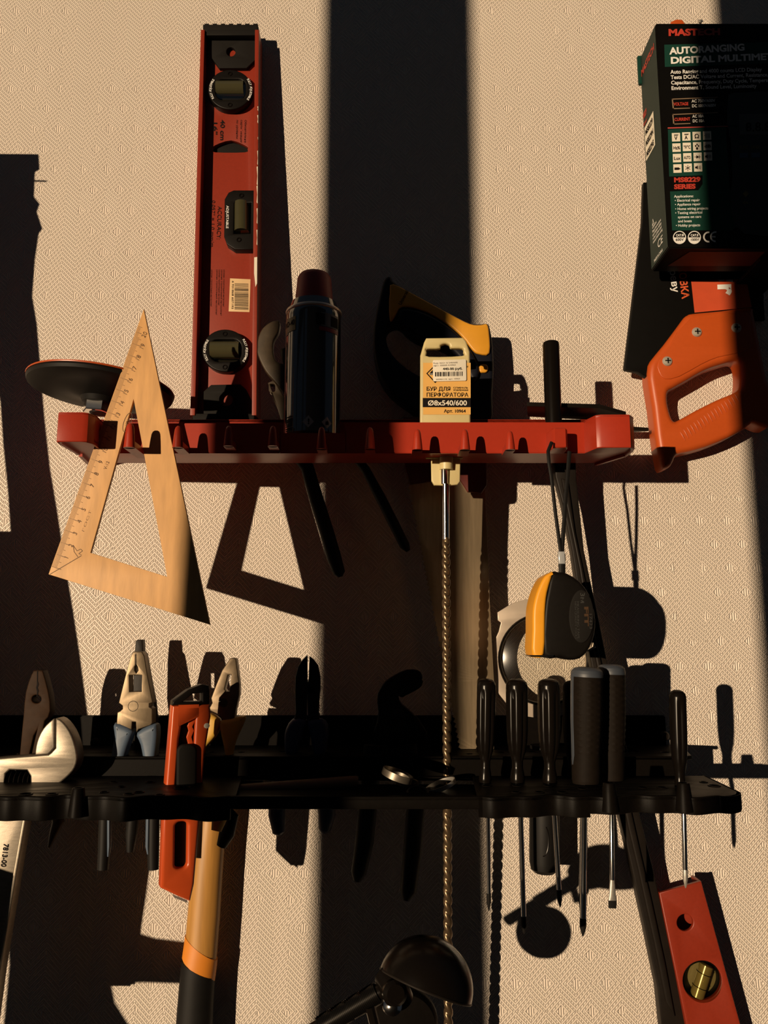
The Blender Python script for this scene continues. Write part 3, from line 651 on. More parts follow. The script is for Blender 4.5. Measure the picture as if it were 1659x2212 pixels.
# ================================================================== hand saw with the yellow handle
ys = thing('hand_saw', 'hand saw with a yellow and black handle, blade hanging down through the red rack', 'hand saw', W(980, 910, .035))
o6 = (760, 580, 2.5136)
outer = cr(Z(*o6, [(190, 40), (215, 42), (240, 78), (400, 165), (540, 240), (640, 290), (700, 296), (738, 294), (752, 320), (768, 420), (772, 560), (765, 680), (750, 840), (560, 870), (420, 830), (320, 755), (220, 680), (160, 600), (128, 500), (115, 390), (125, 270), (150, 150), (170, 70)]), 3)
inner_h = cr(Z(*o6, [(236, 290), (195, 315), (186, 370), (205, 440), (270, 515), (360, 575), (450, 600), (560, 590), (600, 540), (570, 460), (480, 405), (380, 380), (310, 340), (270, 300)]), 3)
fh = obj('handle', g_prism(outer, .036, .024, holes=[inner_h], bev=.004, res=4), navy_rubber, ys, label='black handle frame')
yel = cr(Z(*o6, [(226, 82), (400, 172), (540, 248), (640, 298), (700, 304), (734, 300), (746, 340), (748, 458), (690, 462), (655, 440), (600, 370), (520, 300), (420, 240), (320, 208), (262, 212), (240, 250), (210, 285), (202, 220), (206, 130)]), 3)
ysh = sub('yellow_shell', join(g_prism(yel, .0385, .004, bev=.0016), g_prism(rrect(760 + 690 / 2.5136, 580 + 518 / 2.5136, 760 + 740 / 2.5136, 580 + 564 / 2.5136, 7), .0385, .004, bev=.0012)), yellow_plastic, fh, ys, label='yellow plastic shell')
sub('grip', g_prism(cr(Z(*o6, [(262, 222), (320, 216), (420, 248), (520, 308), (600, 378), (650, 445), (688, 520), (690, 575), (660, 620), (630, 560), (590, 490), (500, 410), (390, 375), (310, 330), (262, 280)]), 3), .041, .008, bev=.003, res=3), navy_rubber, fh, ys, label='dark soft grip')
sub('lettering', t_px('Universal', 760 + 268 / 2.5136, 580 + 200 / 2.5136, 8, .0385, -63, wpx=34, bold=.01), ink_black, fh, ys, smooth=0)
bl = [(1044, 940), (1048, 1070), (1058, 1300), (1067, 1470), (1067, 1640), (1002, 1640)]
lt_ = (1000, 1640); ltp = (868, 960); N = 62
edge = []
for i in range(N + 1):
    p = lerp(lt_, ltp, i / N); edge.append(p)
    if i < N: edge.append((lerp(lt_, ltp, (i + .5) / N)[0] - 4.5, lerp(lt_, ltp, (i + .35) / N)[1]))
obj('blade', g_prism(bl + edge[1:], .029, .0012, bev=.0001), blade_steel, ys)
obj('guard', g_prism([(870, 900), (1050, 900), (1052, 1048), (1040, 1066), (1010, 1062), (990, 1030), (885, 1046), (874, 1010)], .0325, .006, bev=.001), M('shaded_red_plastic', (.10, .010, .006), .5), ys, label='red blade clamp under the rack, its shade put into the colour')  # the rack's shade is put into this darker red

# ================================================================== drill bit on its card
CP = .092
db = thing('drill_bit', 'long spiral masonry drill bit in a yellow price card, hanging through the red rack', 'drill bit', W(965, 1000, .088))
card_o = Z(*o6, [(404, 376), (604, 373), (622, 392), (642, 450), (646, 835), (640, 850), (376, 850), (370, 835), (372, 470), (392, 400)])
slot = cr(Z(*o6, [(412, 436), (478, 432), (482, 416), (506, 406), (530, 412), (540, 430), (600, 432), (606, 452), (598, 472), (420, 476), (408, 456)]), 3)
cd = obj('hang_card', g_prism(card_o, CP, .006, holes=[slot], bev=.0018, res=3), card_plastic, db, label='cream plastic hang card')
sub('print', r_px(*Z(*o6, [(387, 512)])[0], *Z(*o6, [(645, 793)])[0], CP, .0003), card_orange, cd, db, smooth=0)
sub('print', join(r_px(*Z(*o6, [(385, 703)])[0], *Z(*o6, [(645, 753)])[0], CP, .0005)), ink_black, cd, db, smooth=0)
def q6(x, y): return Z(*o6, [(x, y)])[0]
k6 = 1 / 2.5136
dm = Z(*o6, [(404, 570), (450, 524), (500, 574), (452, 622)])
sub('lettering', multi(t_px('БУР ДЛЯ', *q6(404, 664), 22 * k6, off(CP, .0002), 0, wpx=128 * k6, bold=.012), t_px('СПИРАЛЬ', *q6(550, 652), 9 * k6, off(CP, .0002), 0, wpx=80 * k6, bold=.01), t_px('УСИЛЕННАЯ', *q6(550, 665), 9 * k6, off(CP, .0002), 0, wpx=80 * k6, bold=.01),
     t_px('ПЕРФОРАТОРА', *q6(404, 696), 22 * k6, off(CP, .0002), 0, wpx=226 * k6, bold=.012), t_px('Арт. 10964', *q6(500, 782), 17 * k6, off(CP, .0002), 0, wpx=118 * k6, bold=.02),
     q_px(dm, CP, .0006), t_px('u', *q6(622, 536), 12 * k6, off(CP, .0002), 0, bold=.02)), ink_black, cd, db, smooth=0)
sub('print', join(q_px(Z(*o6, [(412, 570), (450, 533), (491, 574), (452, 613)]), CP, .0008)), card_orange, cd, db, smooth=0)
sub('lettering', join(q_px(Z(*o6, [(424, 566), (450, 541), (480, 572), (478, 578), (424, 578)]), CP, .0010)), ink_black, cd, db, smooth=0)
sub('lettering', multi(t_px('Ø8x540/600', *q6(412, 743), 28 * k6, off(CP, .0004), 0, wpx=212 * k6, bold=.02), t_px('ЗУБР'[:3], *q6(425, 578), 9 * k6, off(CP, .0009), 0, wpx=20 * k6)), paper, cd, db, smooth=0)
stk = sub('price_sticker', g_prism(rot(rrect(-36, -23, 36, 23, 3), -1.2, 760 + 531 * k6, 580 + 553 * k6), off(CP, .0014), .0005, bev=.0001), paper, cd, db, label='white price sticker')
bars = []; x = 452; rb = random.Random(11)
while x < 600:
    w = rb.choice((2, 2.5, 4, 6)); bars.append(q_px(Z(*o6, [(x, 562 - (x - 452) * .02), (x + w, 562 - (x - 452) * .02), (x + w, 586 - (x - 452) * .02), (x, 586 - (x - 452) * .02)]), off(CP, .0014), .0003)); x += w + rb.choice((3, 4, 6))
stp = off(CP, .0014)
pr = join(*bars, t_px('440-00 руб.', *q6(494, 551), 13 * k6, stp, -1, wpx=106 * k6, bold=.01))
o_ = obj('print', pr, ink_black, db, smooth=0); o_.parent = cd
o_ = obj('print', join(t_px('Бур SDS+ 8 540/600', *q6(442, 518), 8 * k6, stp, -2, wpx=130 * k6), t_px('инст. 000000 А10964', *q6(442, 531), 8 * k6, stp, -2, wpx=120 * k6), t_px('309901110  арт. 10964', *q6(455, 606), 8 * k6, stp, -2, wpx=130 * k6)), M('grey_ink', (.32, .28, .24), .6), db, smooth=0); o_.parent = cd
clip = [(931, 985), (995, 985), (994, 1040), (988, 1047), (966, 1049), (938, 1048), (932, 1038)]
obj('hanger', join(g_prism(clip, .086, .004, bev=.001), g_sweep([W(964, 985, .088), W(964, 1014, .087)], [SC(15, .088)] * 2, 18), g_prism([(920, 990), (1000, 990), (992, 880), (925, 880)], .0875, .003, bev=.0006)), card_plastic, db, label='cream plastic hanger under the rack')
def dpt(y): return .087 - (y - 1010) / 1250 * .026
obj('shank', g_sweep([W(960, 1006, .087), W(960, 1018, .087), W(960, 1045, .0865), W(963, 1046, .0865), W(963, 1165, dpt(1165))], [SC(8.5, .087)] * 3 + [SC(8.2, .087), SC(7.6, .087)], 18), chrome, db, label='plain polished shank')
path = []; rads = []; NS = 420
y = 1150.0
for i in range(NS + 1):
    yy = 1150 + (2290 - 1150) * i / NS
    xx = 963 + (969 - 963) * i / NS
    path.append(W(xx, yy, dpt(yy))); g = min(1, i / 12); rads.append(SC(6.6 + g * 2.9, dpt(yy)))
def flute(th, i, s):
    k = 0.5 + 0.5 * math.cos(2 * (th - 2 * math.pi * s / .0165))
    return (1.0 - 0.30 * (1 - k) ** 2.2) if i > 3 else .9
obj('flute', g_sweep(path, rads, 26, flute), M('drill_steel', (.17, .115, .066), .30, .75, var=.25), db, label='brownish spiral flute', smooth=50)

# ================================================================== big saw with orange handle and sleeve
hs = thing('hand_saw', 'hand saw with orange-red handle and black blade sleeve below the green carton', 'hand saw', W(1515, 700, .012))
o4 = (1300, 480, 3.813)
HP = .031
ho = Z(*o4, [(720, 752), (760, 740), (1000, 718), (1235, 690), (1262, 740), (1290, 880), (1330, 1080), (1372, 1290), (1440, 1480), (1430, 1620), (1369, 1692), (1285, 1672), (1240, 1652), (1190, 1692), (1050, 1772), (860, 1850), (700, 1892), (625, 1912), (600, 1960), (575, 2005), (530, 2028), (495, 2005), (452, 1760), (425, 1520), (388, 1290), (390, 1200), (410, 1135), (520, 1000), (640, 840), (690, 772)])
hh = cr(Z(*o4, [(556, 1390), (600, 1358), (720, 1290), (860, 1210), (980, 1165), (1090, 1133), (1128, 1145), (1148, 1200), (1150, 1320), (1120, 1385), (960, 1455), (780, 1545), (650, 1618), (600, 1630), (572, 1570), (550, 1470)]), 3)
hd = obj('handle', g_prism(cr(ho, 2), HP, .0235, holes=[hh], bev=.0055, res=5), orange_plastic, hs, label='orange-red handle with a closed grip')
plate = cr(Z(*o4, [(735, 790), (1190, 740), (1225, 860), (1240, 1020), (1130, 1075), (960, 1110), (820, 1170), (640, 1270), (520, 1290), (470, 1230), (465, 1150), (560, 1020)]), 2)
sub('side_plate', g_prism(plate, off(HP, .0008), .003, bev=.0007), orange_plastic, hd, hs)
ribs = []
for i in range(17):
    x0 = 645 + i * 28; y0 = 1728 - i * 19.5
    ribs.append(g_sweep([W(*Z(*o4, [(x0, y0)])[0], HP + .0001), W(*Z(*o4, [(x0 + 18, y0 + 28)])[0], HP + .0006), W(*Z(*o4, [(x0 + 42, y0 + 70)])[0], HP + .0003)], [.0002, .00055, .0002], 8))
sub('grip_ribs', join(*ribs), orange_plastic, hd, hs)
for x, y in ((783, 905), (540, 1145), (1108, 870)):
    c = W(*Z(*o4, [(x, y)])[0], HP + .001)
    s_ = sub('screw', join(g_lathe(c, (0, -1, 0), [(.0046, -.002), (.0046, .0002), (.0038, .0013), (.0016, .0018)], 22)), M('screw_steel', (.55, .5, .42), .35, .5), hd, hs, label='chrome cross-head screw')
    o_ = obj('cross_slot', join(g_box(c + Vector((-.0025, -.0022, -.0005)), c + Vector((.0025, -.0010, .0005))), g_box(c + Vector((-.0005, -.0022, -.0025)), c + Vector((.0005, -.0010, .0025)))), dark_steel, hs); o_.parent = hd
SPL = .025
sleeve = Z(*o4, [(345, -330), (335, 0), (190, 1195), (196, 1210), (300, 1230), (400, 1292), (700, 1150), (1250, 900), (1232, 640), (1160, -330)])
sv = obj('blade_sleeve', g_prism(sleeve, SPL, .007, bev=.0008), carton_black, hs, label='black printed cardboard blade sleeve')
sub('print', q_px(Z(*o4, [(735, 478), (1190, 470), (1236, 700), (764, 745)]), SPL, .0004), M('label_red', (.52, .07, .022), .5), sv, hs, smooth=0)
sub('lettering', t_px('НОЖОВКА', *Z(*o4, [(612, 228)])[0], 15.5, SPL, 83, wpx=105, bold=.03), M('orange_ink', (.6, .10, .03), .5), sv, hs, smooth=0)
sub('lettering', multi(t_px('по дереву', *Z(*o4, [(528, 180)])[0], 14.5, SPL, 82, wpx=104, bold=.02), t_px('r', *Z(*o4, [(962, 510)])[0], 40, SPL, 88, wpx=24, bold=.05, lift=.0009), q_px(Z(*o4, [(962, 474), (1008, 474), (1008, 484), (966, 486)]), SPL, .0009), q_px(Z(*o4, [(1024, 474), (1080, 474), (1080, 492), (1024, 486)]), SPL, .0009)), ink_white, sv, hs, smooth=0)
obj('tip_guard', g_prism([(1448, 62), (1450, 46), (1462, 41), (1474, 42), (1480, 50), (1482, 330), (1440, 330)], .022, .012, bev=.001), orange_plastic, hs, label='orange guard peeking over the carton')
obj('blade', g_prism(Z(*o4, [(360, -330), (205, 1180), (700, 1100), (1200, 840), (1140, -330)]), .0155, .0012, bev=.0001), blade_steel, hs)

# ================================================================== multimeter carton
BD, BB = .089, .044
FL = [W(1419, 50, BD), W(1443, 536, BD)]
bx = thing('carton', 'black and green multimeter carton standing in the upper right corner', 'carton', W(1560, 545, .055))
zt_, zb_ = FL[0].z, FL[1].z
xf = (FL[0].x + FL[1].x) / 2; xb = xf - .002; wbox = .125
car = obj('box', g_box((xf, -BD, zb_), (xf + wbox, -BB, zt_), .0008), carton_black, bx)
xs = xf - .00025
def LF(s, z): return Vector((xs - .0002, -BB - (BD - BB) * s, zb_ + (zt_ - zb_) * z))   # left side: s 0 back .. 1 front
def side_q(s0, z0, s1, z1, lift=0): return [LF(s0, z0) - Vector((lift, 0, 0)), LF(s1, z0) - Vector((lift, 0, 0)), LF(s1, z1) - Vector((lift, 0, 0)), LF(s0, z1) - Vector((lift, 0, 0))], [[0, 1, 2, 3]]
sub('print', side_q(.01, .01, .965, .995), carton_green, car, bx, label='dark green side panel', smooth=0)
def side_t(s, body, s0, z0, h, w, bold=.01): return g_text(body, LF(s0, z0) - Vector((.0003, 0, 0)), (0, -1, 0), (0, 0, 1), h, w, bold=bold)
dep = BD - BB; hei = zt_ - zb_
sub('lettering', multi(side_t(0, 'MASTECH', .06, .90, .0070, dep * .80, .03), side_t(0, 'MS8229', .02, .70, .006, dep * .22, .03), side_t(0, 'Multimeter', .02, .665, .004, dep * .22, .01)), ink_red, car, bx, smooth=0)
sub('print', side_q(.06, .50, .62, .655, .0002), paper, car, bx, label='cream model sticker on the side', smooth=0)
lx_ = [side_t(0, s, .12, .61 - .05 * i, .0055, dep * .44, .03) for i, s in enumerate(('MS8229', 'MS8229N', 'MS8229G'))]
o_ = obj('lettering', ([v - Vector((.0003, 0, 0)) for v in join(*lx_)[0]], join(*lx_)[1]), ink_black, bx, smooth=0); o_.parent = car
sub('lettering', multi(side_t(0, 'Caution:', .20, .170, .003, dep * .26), *[side_t(0, s, .20, .152 - .016 * i, .0026, dep * w) for i, (s, w) in enumerate((('Read instructions', .5), ('and follow safety', .52), ('rules of this user', .52), ('manual before using', .55)))],
     side_t(0, 'CE', .45, .055, .0075, dep * .28, .0), side_t(0, 'MADE IN CHINA', .20, .02, .0028, dep * .50), side_t(0, '△', .20, .185, .005, dep * .12)), ink_white, car, bx, smooth=0)
# front print
def bp(x, y): return Z(1330, 20, 3.814, [(x, y)])[0]
def b_q(pts, lift=.0003): return q_px(Z(1330, 20, 3.814, pts), BD, lift)
def b_t(s, x, y, h, w, ang=-1.6, bold=.01, lift=.0006): return t_px(s, *bp(x, y), h / 3.814, BD, ang, wpx=w / 3.814, bold=bold, lift=lift)
sub('print', multi(b_q([(400, 292), (1480, 268), (1490, 440), (405, 475)]), b_q([(430, 990), (905, 968), (940, 1480), (1100, 1700), (960, 1820), (465, 1822), (440, 1360)])), print_green, car, bx, smooth=0)
sub('print', join(b_q([(440, 1378), (715, 1368), (715, 1440), (680, 1490), (446, 1500)], .0005)), carton_black, car, bx, smooth=0)
sub('lettering', multi(b_t('MASTECH', 434, 217, 54, 425, -1, .05), b_t('MS8229', 480, 1424, 38, 218, -1.5, .05), b_t('SERIES', 482, 1480, 38, 178, -1.5, .05), b_t('VOLTAGE', 478, 794, 26, 122, -2, .03), b_t('CURRENT', 484, 920, 26, 130, -2, .03)), ink_red, car, bx, smooth=0)
sub('print', b_q([(428, 974), (1000, 958), (1000, 964), (429, 983)], .0005), M('red_line', (.5, .07, .06), .5), car, bx, smooth=0)
wt = [b_t('AUTORANGING', 447, 370, 56, 622, -3, .04), b_t('DIGITAL MULTIMETER', 452, 447, 54, 960, -2.3, .04)]
for i, (s, w) in enumerate((('Auto Ranging and 4000 counts LCD Display', 755), ('Tests DC/AC Voltage and Current, Resistance,', 805), ('Capacitance, Frequency, Duty Cycle, Temperature,', 880), ('Environment T, Sound Level, Luminosity', 702))):
    wt.append(b_t(s, 452 + i * 2, 531 + i * 44.5, 32, w, -1.6, .02))
for s, x, y, w in (('AC 750V/600V', 626, 768, 195), ('DC 1000V/600V', 628, 808, 198), ('AC 10A', 632, 893, 96), ('DC 10A', 634, 932, 96)):
    wt.append(b_t(s, x, y, 25, w, -1.6, .02))
for s, x, y, w in (('Applications:', 481, 1552, 160), ('• Electrical repair', 486, 1586, 206), ('• Appliance repair', 488, 1619, 212), ('• Home wiring projects', 490, 1655, 272), ('• Testing electrical', 490, 1688, 222), ('systems on cars', 512, 1722, 192), ('and boats', 514, 1756, 112), ('• Hobby projects', 495, 1792, 200)):
    wt.append(b_t(s, x, y, 22, w, -1.4, .01))
def b_ring(cx, cy, ro, ri, n=30, a0=0, a1=360):
    P = [bp(cx + r * math.cos(math.radians(a0 + (a1 - a0) * i / n)), cy + r * math.sin(math.radians(a0 + (a1 - a0) * i / n))) for r in (ro, ri) for i in range(n + 1)]
    return [W(*p, BD + .0006) for p in P], [[i, i + 1, n + 2 + i, n + 1 + i][::-1] for i in range(n)]
for cx in (526, 648):
    wt.append(b_ring(cx, 1880, 54, 47)); wt.append(b_q(circ(cx, 1880, 48, 46, 20, 0, 180), .0006))
wt.append(b_t('CAT.III', 496, 1872, 20, 64, -1.6, .03)); wt.append(b_t('CAT.II', 618, 1872, 20, 62, -1.6, .03))
wt += [b_ring(765, 1876, 45, 32, 20, 80, 280), b_ring(823, 1874, 45, 32, 20, 90, 280), b_q([(790, 1868), (822, 1868), (822, 1880), (790, 1880)], .0006)]
icons = []
ix = [(462, 1020), (547, 1014), (632, 1010), (718, 1006)]
for r in range(4):
    for c in range(4):
        if r == 3 and c == 3: continue
        x = ix[c][0] + r * 4; y = ix[c][1] + r * 86
        icons.append(b_q([(x, y), (x + 68, y - 2), (x + 70, y + 68), (x + 2, y + 70)], .0005))
sub('lettering', multi(*wt), ink_white, car, bx, smooth=0)
sub('print', multi(*icons), paper, car, bx, label='grid of pale pictogram squares', smooth=0)
sy = []
for r, row in enumerate((('V', 'A', 'Ω', '⊣⊢'), ('Hz%', '°F/°C', None, 'dB'), ('Lux', 'AUTO', None, None), (None, None, None, None))):
    for c, s in enumerate(row):
        x = ix[c][0] + r * 4; y = ix[c][1] + r * 86
        if s in ('V', 'A'):
            sy.append(b_t(s, x + 22, y + 56, 30, 26, -1.6, .03, .0008)); sy.append(b_q([(x + 18, y + 12), (x + 54, y + 11), (x + 54, y + 15), (x + 18, y + 16)], .0008)); sy.append(b_q([(x + 18, y + 19), (x + 50, y + 18), (x + 50, y + 21), (x + 18, y + 22)], .0008))
        elif s == '⊣⊢':
            for a in (20, 30, 42, 52): sy.append(b_q([(x + a, y + 16), (x + a + 3, y + 16), (x + a + 3, y + 54), (x + a, y + 54)], .0008))
            sy.append(b_q([(x + 10, y + 33), (x + 22, y + 33), (x + 22, y + 36), (x + 10, y + 36)], .0008))
        elif s: sy.append(b_t(s, x + 8, y + 48, 26, 54 if s != 'Ω' else 36, -1.6, .02, .0008) if s != 'Ω' else b_t(s, x + 16, y + 52, 34, 36, -1.6, .02, .0008))
def ic(r, c): return ix[c][0] + r * 4, ix[c][1] + r * 86
x, y = ic(1, 2)
for a, b, q in ((34, 18, 6), (22, 30, 6), (46, 30, 6), (34, 50, 9)): sy.append(b_q(circ(x + a, y + b, q, q * 1.3, 10), .0008))
x, y = ic(2, 2); sy += [b_q([(x + 8, y + 33), (x + 62, y + 32), (x + 62, y + 35), (x + 8, y + 36)], .0008), b_q([(x + 24, y + 20), (x + 46, y + 34), (x + 24, y + 48)], .0008), b_q([(x + 46, y + 20), (x + 50, y + 20), (x + 50, y + 48), (x + 46, y + 48)], .0008)]
for (r, c) in ((2, 3), (3, 2)):
    x, y = ic(r, c); sy += [b_q([(x + 10, y + 28), (x + 20, y + 28), (x + 32, y + 18), (x + 32, y + 50), (x + 20, y + 42), (x + 10, y + 42)], .0008)]
    sy += [b_q([(x + 38 + k * 8, y + 22 - k * 2), (x + 41 + k * 8, y + 22 - k * 2), (x + 43 + k * 8, y + 34), (x + 41 + k * 8, y + 46 + k * 2), (x + 38 + k * 8, y + 46 + k * 2), (x + 40 + k * 8, y + 34)], .0008) for k in range(3)]
x, y = ic(3, 0); sy += [b_q([(x + 10, y + 26), (x + 48, y + 25), (x + 48, y + 44), (x + 10, y + 45)], .0008), b_q([(x + 48, y + 30), (x + 58, y + 32), (x + 58, y + 38), (x + 48, y + 40)], .0008)]
x, y = ic(3, 1)
for k in range(3):
    a = math.radians(k * 60 + 30); sy.append(b_q([(x + 35 + 24 * math.cos(a) - 2 * math.sin(a), y + 35 + 24 * math.sin(a) + 2 * math.cos(a)), (x + 35 + 24 * math.cos(a) + 2 * math.sin(a), y + 35 + 24 * math.sin(a) - 2 * math.cos(a)), (x + 35 - 24 * math.cos(a) + 2 * math.sin(a), y + 35 - 24 * math.sin(a) - 2 * math.cos(a)), (x + 35 - 24 * math.cos(a) - 2 * math.sin(a), y + 35 - 24 * math.sin(a) + 2 * math.cos(a))], .0008))
for cx, s in ((526, '600V'), (648, '1000V')): sy.append(b_t(s, cx - 33, 1908, 21, 66, -1.6, .02, .0009))
sub('lettering', multi(*sy), ink_black, car, bx, smooth=0)
tp = [q for x0, y0, x1, y1 in ((462, 737, 838, 722), (466, 864, 842, 848)) for q in (b_q([(x0, y0), (x1, y1), (x1, y1 + 6), (x0 + 2, y0 + 7)], .0005), b_q([(x0, y0), (x0 + 9, y0 + 3), (x0 + 18, y0 + 86), (x0 + 8, y0 + 86)], .0005), b_q([(x0 + 8, y0 + 78), (x0 + 150, y0 + 74), (x0 + 150, y0 + 80), (x0 + 8, y0 + 86)], .0005))]
sub('print', multi(*tp), M('bronze_ink', (.24, .16, .10), .5), car, bx, smooth=0)
meter = cr(Z(1330, 20, 3.814, [(925, 740), (980, 690), (1400, 680), (1450, 740), (1440, 1400), (1500, 1500), (1480, 1700), (1380, 1850), (1060, 1850), (960, 1700), (945, 1530), (962, 1400), (950, 1100), (920, 950)]), 2)
sub('print', q_px(meter, BD, .0005), M('meter_print_dark', (.010, .016, .014), .5), car, bx, label='dark picture of a multimeter', smooth=0)
sub('print', b_q([(1015, 865), (1370, 855), (1370, 1030), (1020, 1032)], .0007), M('lcd_print', (.06, .065, .06), .5), car, bx, smooth=0)
sub('lettering', join(b_t('8.8.8.8', 1070, 1005, 76, 280, -1, .01, .0009)), ink_black, car, bx, smooth=0)
sub('print', multi(b_q([(1020, 1185), (1090, 1183), (1090, 1222), (1020, 1224)], .0007), b_q([(1118, 1182), (1188, 1180), (1188, 1220), (1118, 1222)], .0007)), M('blue_print', (.02, .06, .12), .5), car, bx, smooth=0)
sub('print', multi(b_t('FUNC', 1020, 1150, 28, 68, 0, .02, .0007), b_t('RANGE', 1116, 1148, 28, 68, 0, .02, .0007), b_q([(1045, 1520), (1072, 1495), (1098, 1520), (1070, 1548)], .0007), b_t('10A', 1040, 1605, 24, 46, 0, .02, .0007)), M('yellow_print', (.14, .10, .02), .5), car, bx, smooth=0)
bot = [Vector((xf + .020, -BD + .006, zb_ - .0003)), Vector((xf + .085, -BD + .006, zb_ - .0003)), Vector((xf + .085, -BB - .012, zb_ - .0003)), Vector((xf + .010, -BB - .012, zb_ - .0003))]
sub('print', (bot, [[0, 1, 2, 3]]), M('dark_red_print', (.07, .008, .005), .6), car, bx, label='red printed patch underneath', smooth=0)
obj('flap', g_box((xf - .003, -BB - .002, zt_ - .028), (xf + .03, -BB + .0015, zt_ + .002), .0006), print_green, bx, label='green cardboard flap at the back')
nl = thing('nail', 'bare steel nail in the wall just above the black and green carton', 'nail', W(1512, 44, .02))
obj('shaft', g_sweep([W(1512, 60, .0) + Vector((0, .004, 0)), W(1512, 50, .034)], [.0015] * 2, 12), steel, nl)
obj('head', g_lathe(W(1512, 48, .034), (0, -.7, .7), [(.0024, 0), (.0024, .0016), (.0016, .0022)], 18), steel, nl)
wb = thing('wall_bracket', 'dark wall bracket under the right half of the black and green carton', 'bracket', W(1640, 560, .0) + Vector((0, -.001, 0)))
obj('arm', g_box((xf + .085, -BB - .03, zb_ - .0036), (xf + .12, -.0005, zb_ - .0006), .0005), black_plastic, wb)
obj('plate', g_box((xf + .085, -.0035, zb_ - .03), (xf + .12, -.0005, zb_ - .0036), .0005), black_plastic, wb)

# ================================================================== black rod, flat blade on the red rack
rdz = W(1193, 990, .098).z
rd = thing('plastic_rod', 'plain glossy black round rod standing upright at the right of the red rack', 'rod', Vector((W(1193, 900, .098).x, -.098, rdz)))
rx_ = W(1193, 830, .098).x; rt = W(1193, 739, .098).z; rr_ = SC(18.5, .098)
obj('grip', g_lathe((rx_, -.098, zb + .0046), (0, 0, 1), [(rr_, 0), (rr_, rt - zb - .0070), (rr_ * .93, rt - zb - .0052), (rr_ * .80, rt - zb - .0046)], 32), black_gloss, rd)
sc_ = thing('chisel_blade', 'flat dark pointed steel blade lying across the right end of the red rack', 'blade', Vector((W(1280, 905, .06).x, -.06, zs)))
bz = zs + .0006
pb = [W(1148, 900, .085), W(1330, 886, .060), W(1358, 888, .050)]
obj('blade', g_plan([(X(1140, .094), -.094), (X(1300, .090), -.088), (X(1358, .070), -.066), (X(1350, .05), -.05), (X(1260, .05), -.052), (X(1140, .06), -.062)], bz + .0035, bz + .0070, bev=.0004), dark_steel, sc_)
obj('tang', g_plan([(X(1180, .055), -.055), (X(1330, .034), -.034), (X(1402, .026), -.026), (X(1330, .018), -.018), (X(1180, .036), -.036)], bz, bz + .0034, bev=.0004), dark_steel, sc_)

# ================================================================== tape measure on its strap
tm = thing('tape_measure', 'black and yellow tape measure hanging by a black strap from the red rack', 'tape measure', W(1213, 930, .135))
o7 = (1080, 900, 3.686)
tb = cr(Z(*o7, [(410, 1242), (470, 1236), (540, 1248), (640, 1312), (718, 1420), (758, 1560), (764, 1680), (740, 1790), (700, 1870), (640, 1925), (560, 1938), (480, 1918), (345, 1896), (348, 1560), (372, 1400)]), 2)
TMD = .143
tbody = obj('case', g_prism(tb, TMD, .030, bev=.0030, res=3), black_plastic, tm)
yb_ = cr(Z(*o7, [(358, 1270), (400, 1242), (424, 1242), (380, 1400), (364, 1560), (352, 1890), (262, 1894), (262, 1700), (264, 1540), (285, 1430), (318, 1340)]), 3)
obj('front_band', g_prism(yb_, TMD + .0012, .0325, bev=.0022, res=4), tape_yellow, tm, label='yellow front of the case')
obj('side_disc', g_prism(circ(*Z(*o7, [(650, 1590)])[0], 27, 58, 36), TMD + .0008, .002, bev=.0008), black_matte, tm)
obj('end_hook', join(g_prism(Z(*o7, [(225, 1898), (430, 1898), (425, 1916), (250, 1912)]), TMD + .0015, .020, bev=.0003)), chrome, tm, label='chrome hook at the tape mouth')
obj('belt_clip', g_prism(Z(*o7, [(745, 1800), (762, 1838), (700, 1872), (690, 1862), (740, 1832)]), TMD - .018, .012, bev=.0003), chrome, tm, label='chrome belt clip')
obj('lettering', multi(t_px('3м', *Z(*o7, [(640, 1400)])[0], 10, TMD + .0008, 88, wpx=22, bold=.02), t_px('MEASURING TAPE', *Z(*o7, [(612, 1470)])[0], 5, TMD + .0008, 89, wpx=80), t_px('HIGH QUALITY TOOLS', *Z(*o7, [(595, 1470)])[0], 4, TMD + .0008, 89, wpx=80), t_px('17423', *Z(*o7, [(712, 1560)])[0], 6, TMD + .0008, 89, wpx=32)), M('tape_print_grey', (.03, .029, .027), .5), tm, smooth=0)
obj('lettering', t_px('FIT', *Z(*o7, [(672, 1510)])[0], 9, TMD + .0008, 89, wpx=42, bold=.04), M('tape_print_orange', (.05, .022, .006), .5), tm, smooth=0)
sL = [W(1192, 955, .1335), W(1184, 975, .137), W(1186, 1000, .138), W(1191, 1030, .138), W(1200, 1110, .137), W(1209, 1175, .136), W(1212, 1198, .136)]
sR = [W(1230, 975, .128), W(1226, 1030, .131), W(1222, 1070, .133), W(1219, 1120, .134), W(1215, 1175, .135), W(1214, 1198, .136)]
over = [W(1192, 955, .1335), W(1198, 930, .1320), W(1213, 921, .124), W(1228, 934, .122), W(1230, 975, .128)]
obj('strap', join(g_sweep(sL, [(.0014, .0007)] * len(sL), 10), g_sweep(sR, [(.0016, .0007)] * len(sR), 10), g_sweep([W(1214, 1196, .136), W(1214, 1238, .136)], [(.0026, .001)] * 2, 10)), black_rubber, tm, label='black cord strap')
obj('ferrule', g_prism([(1206.5, 1191), (1220, 1191), (1221.5, 1218), (1207.5, 1218)], .138, .004, bev=.0006), silver, tm, label='silver ferrule on the strap')

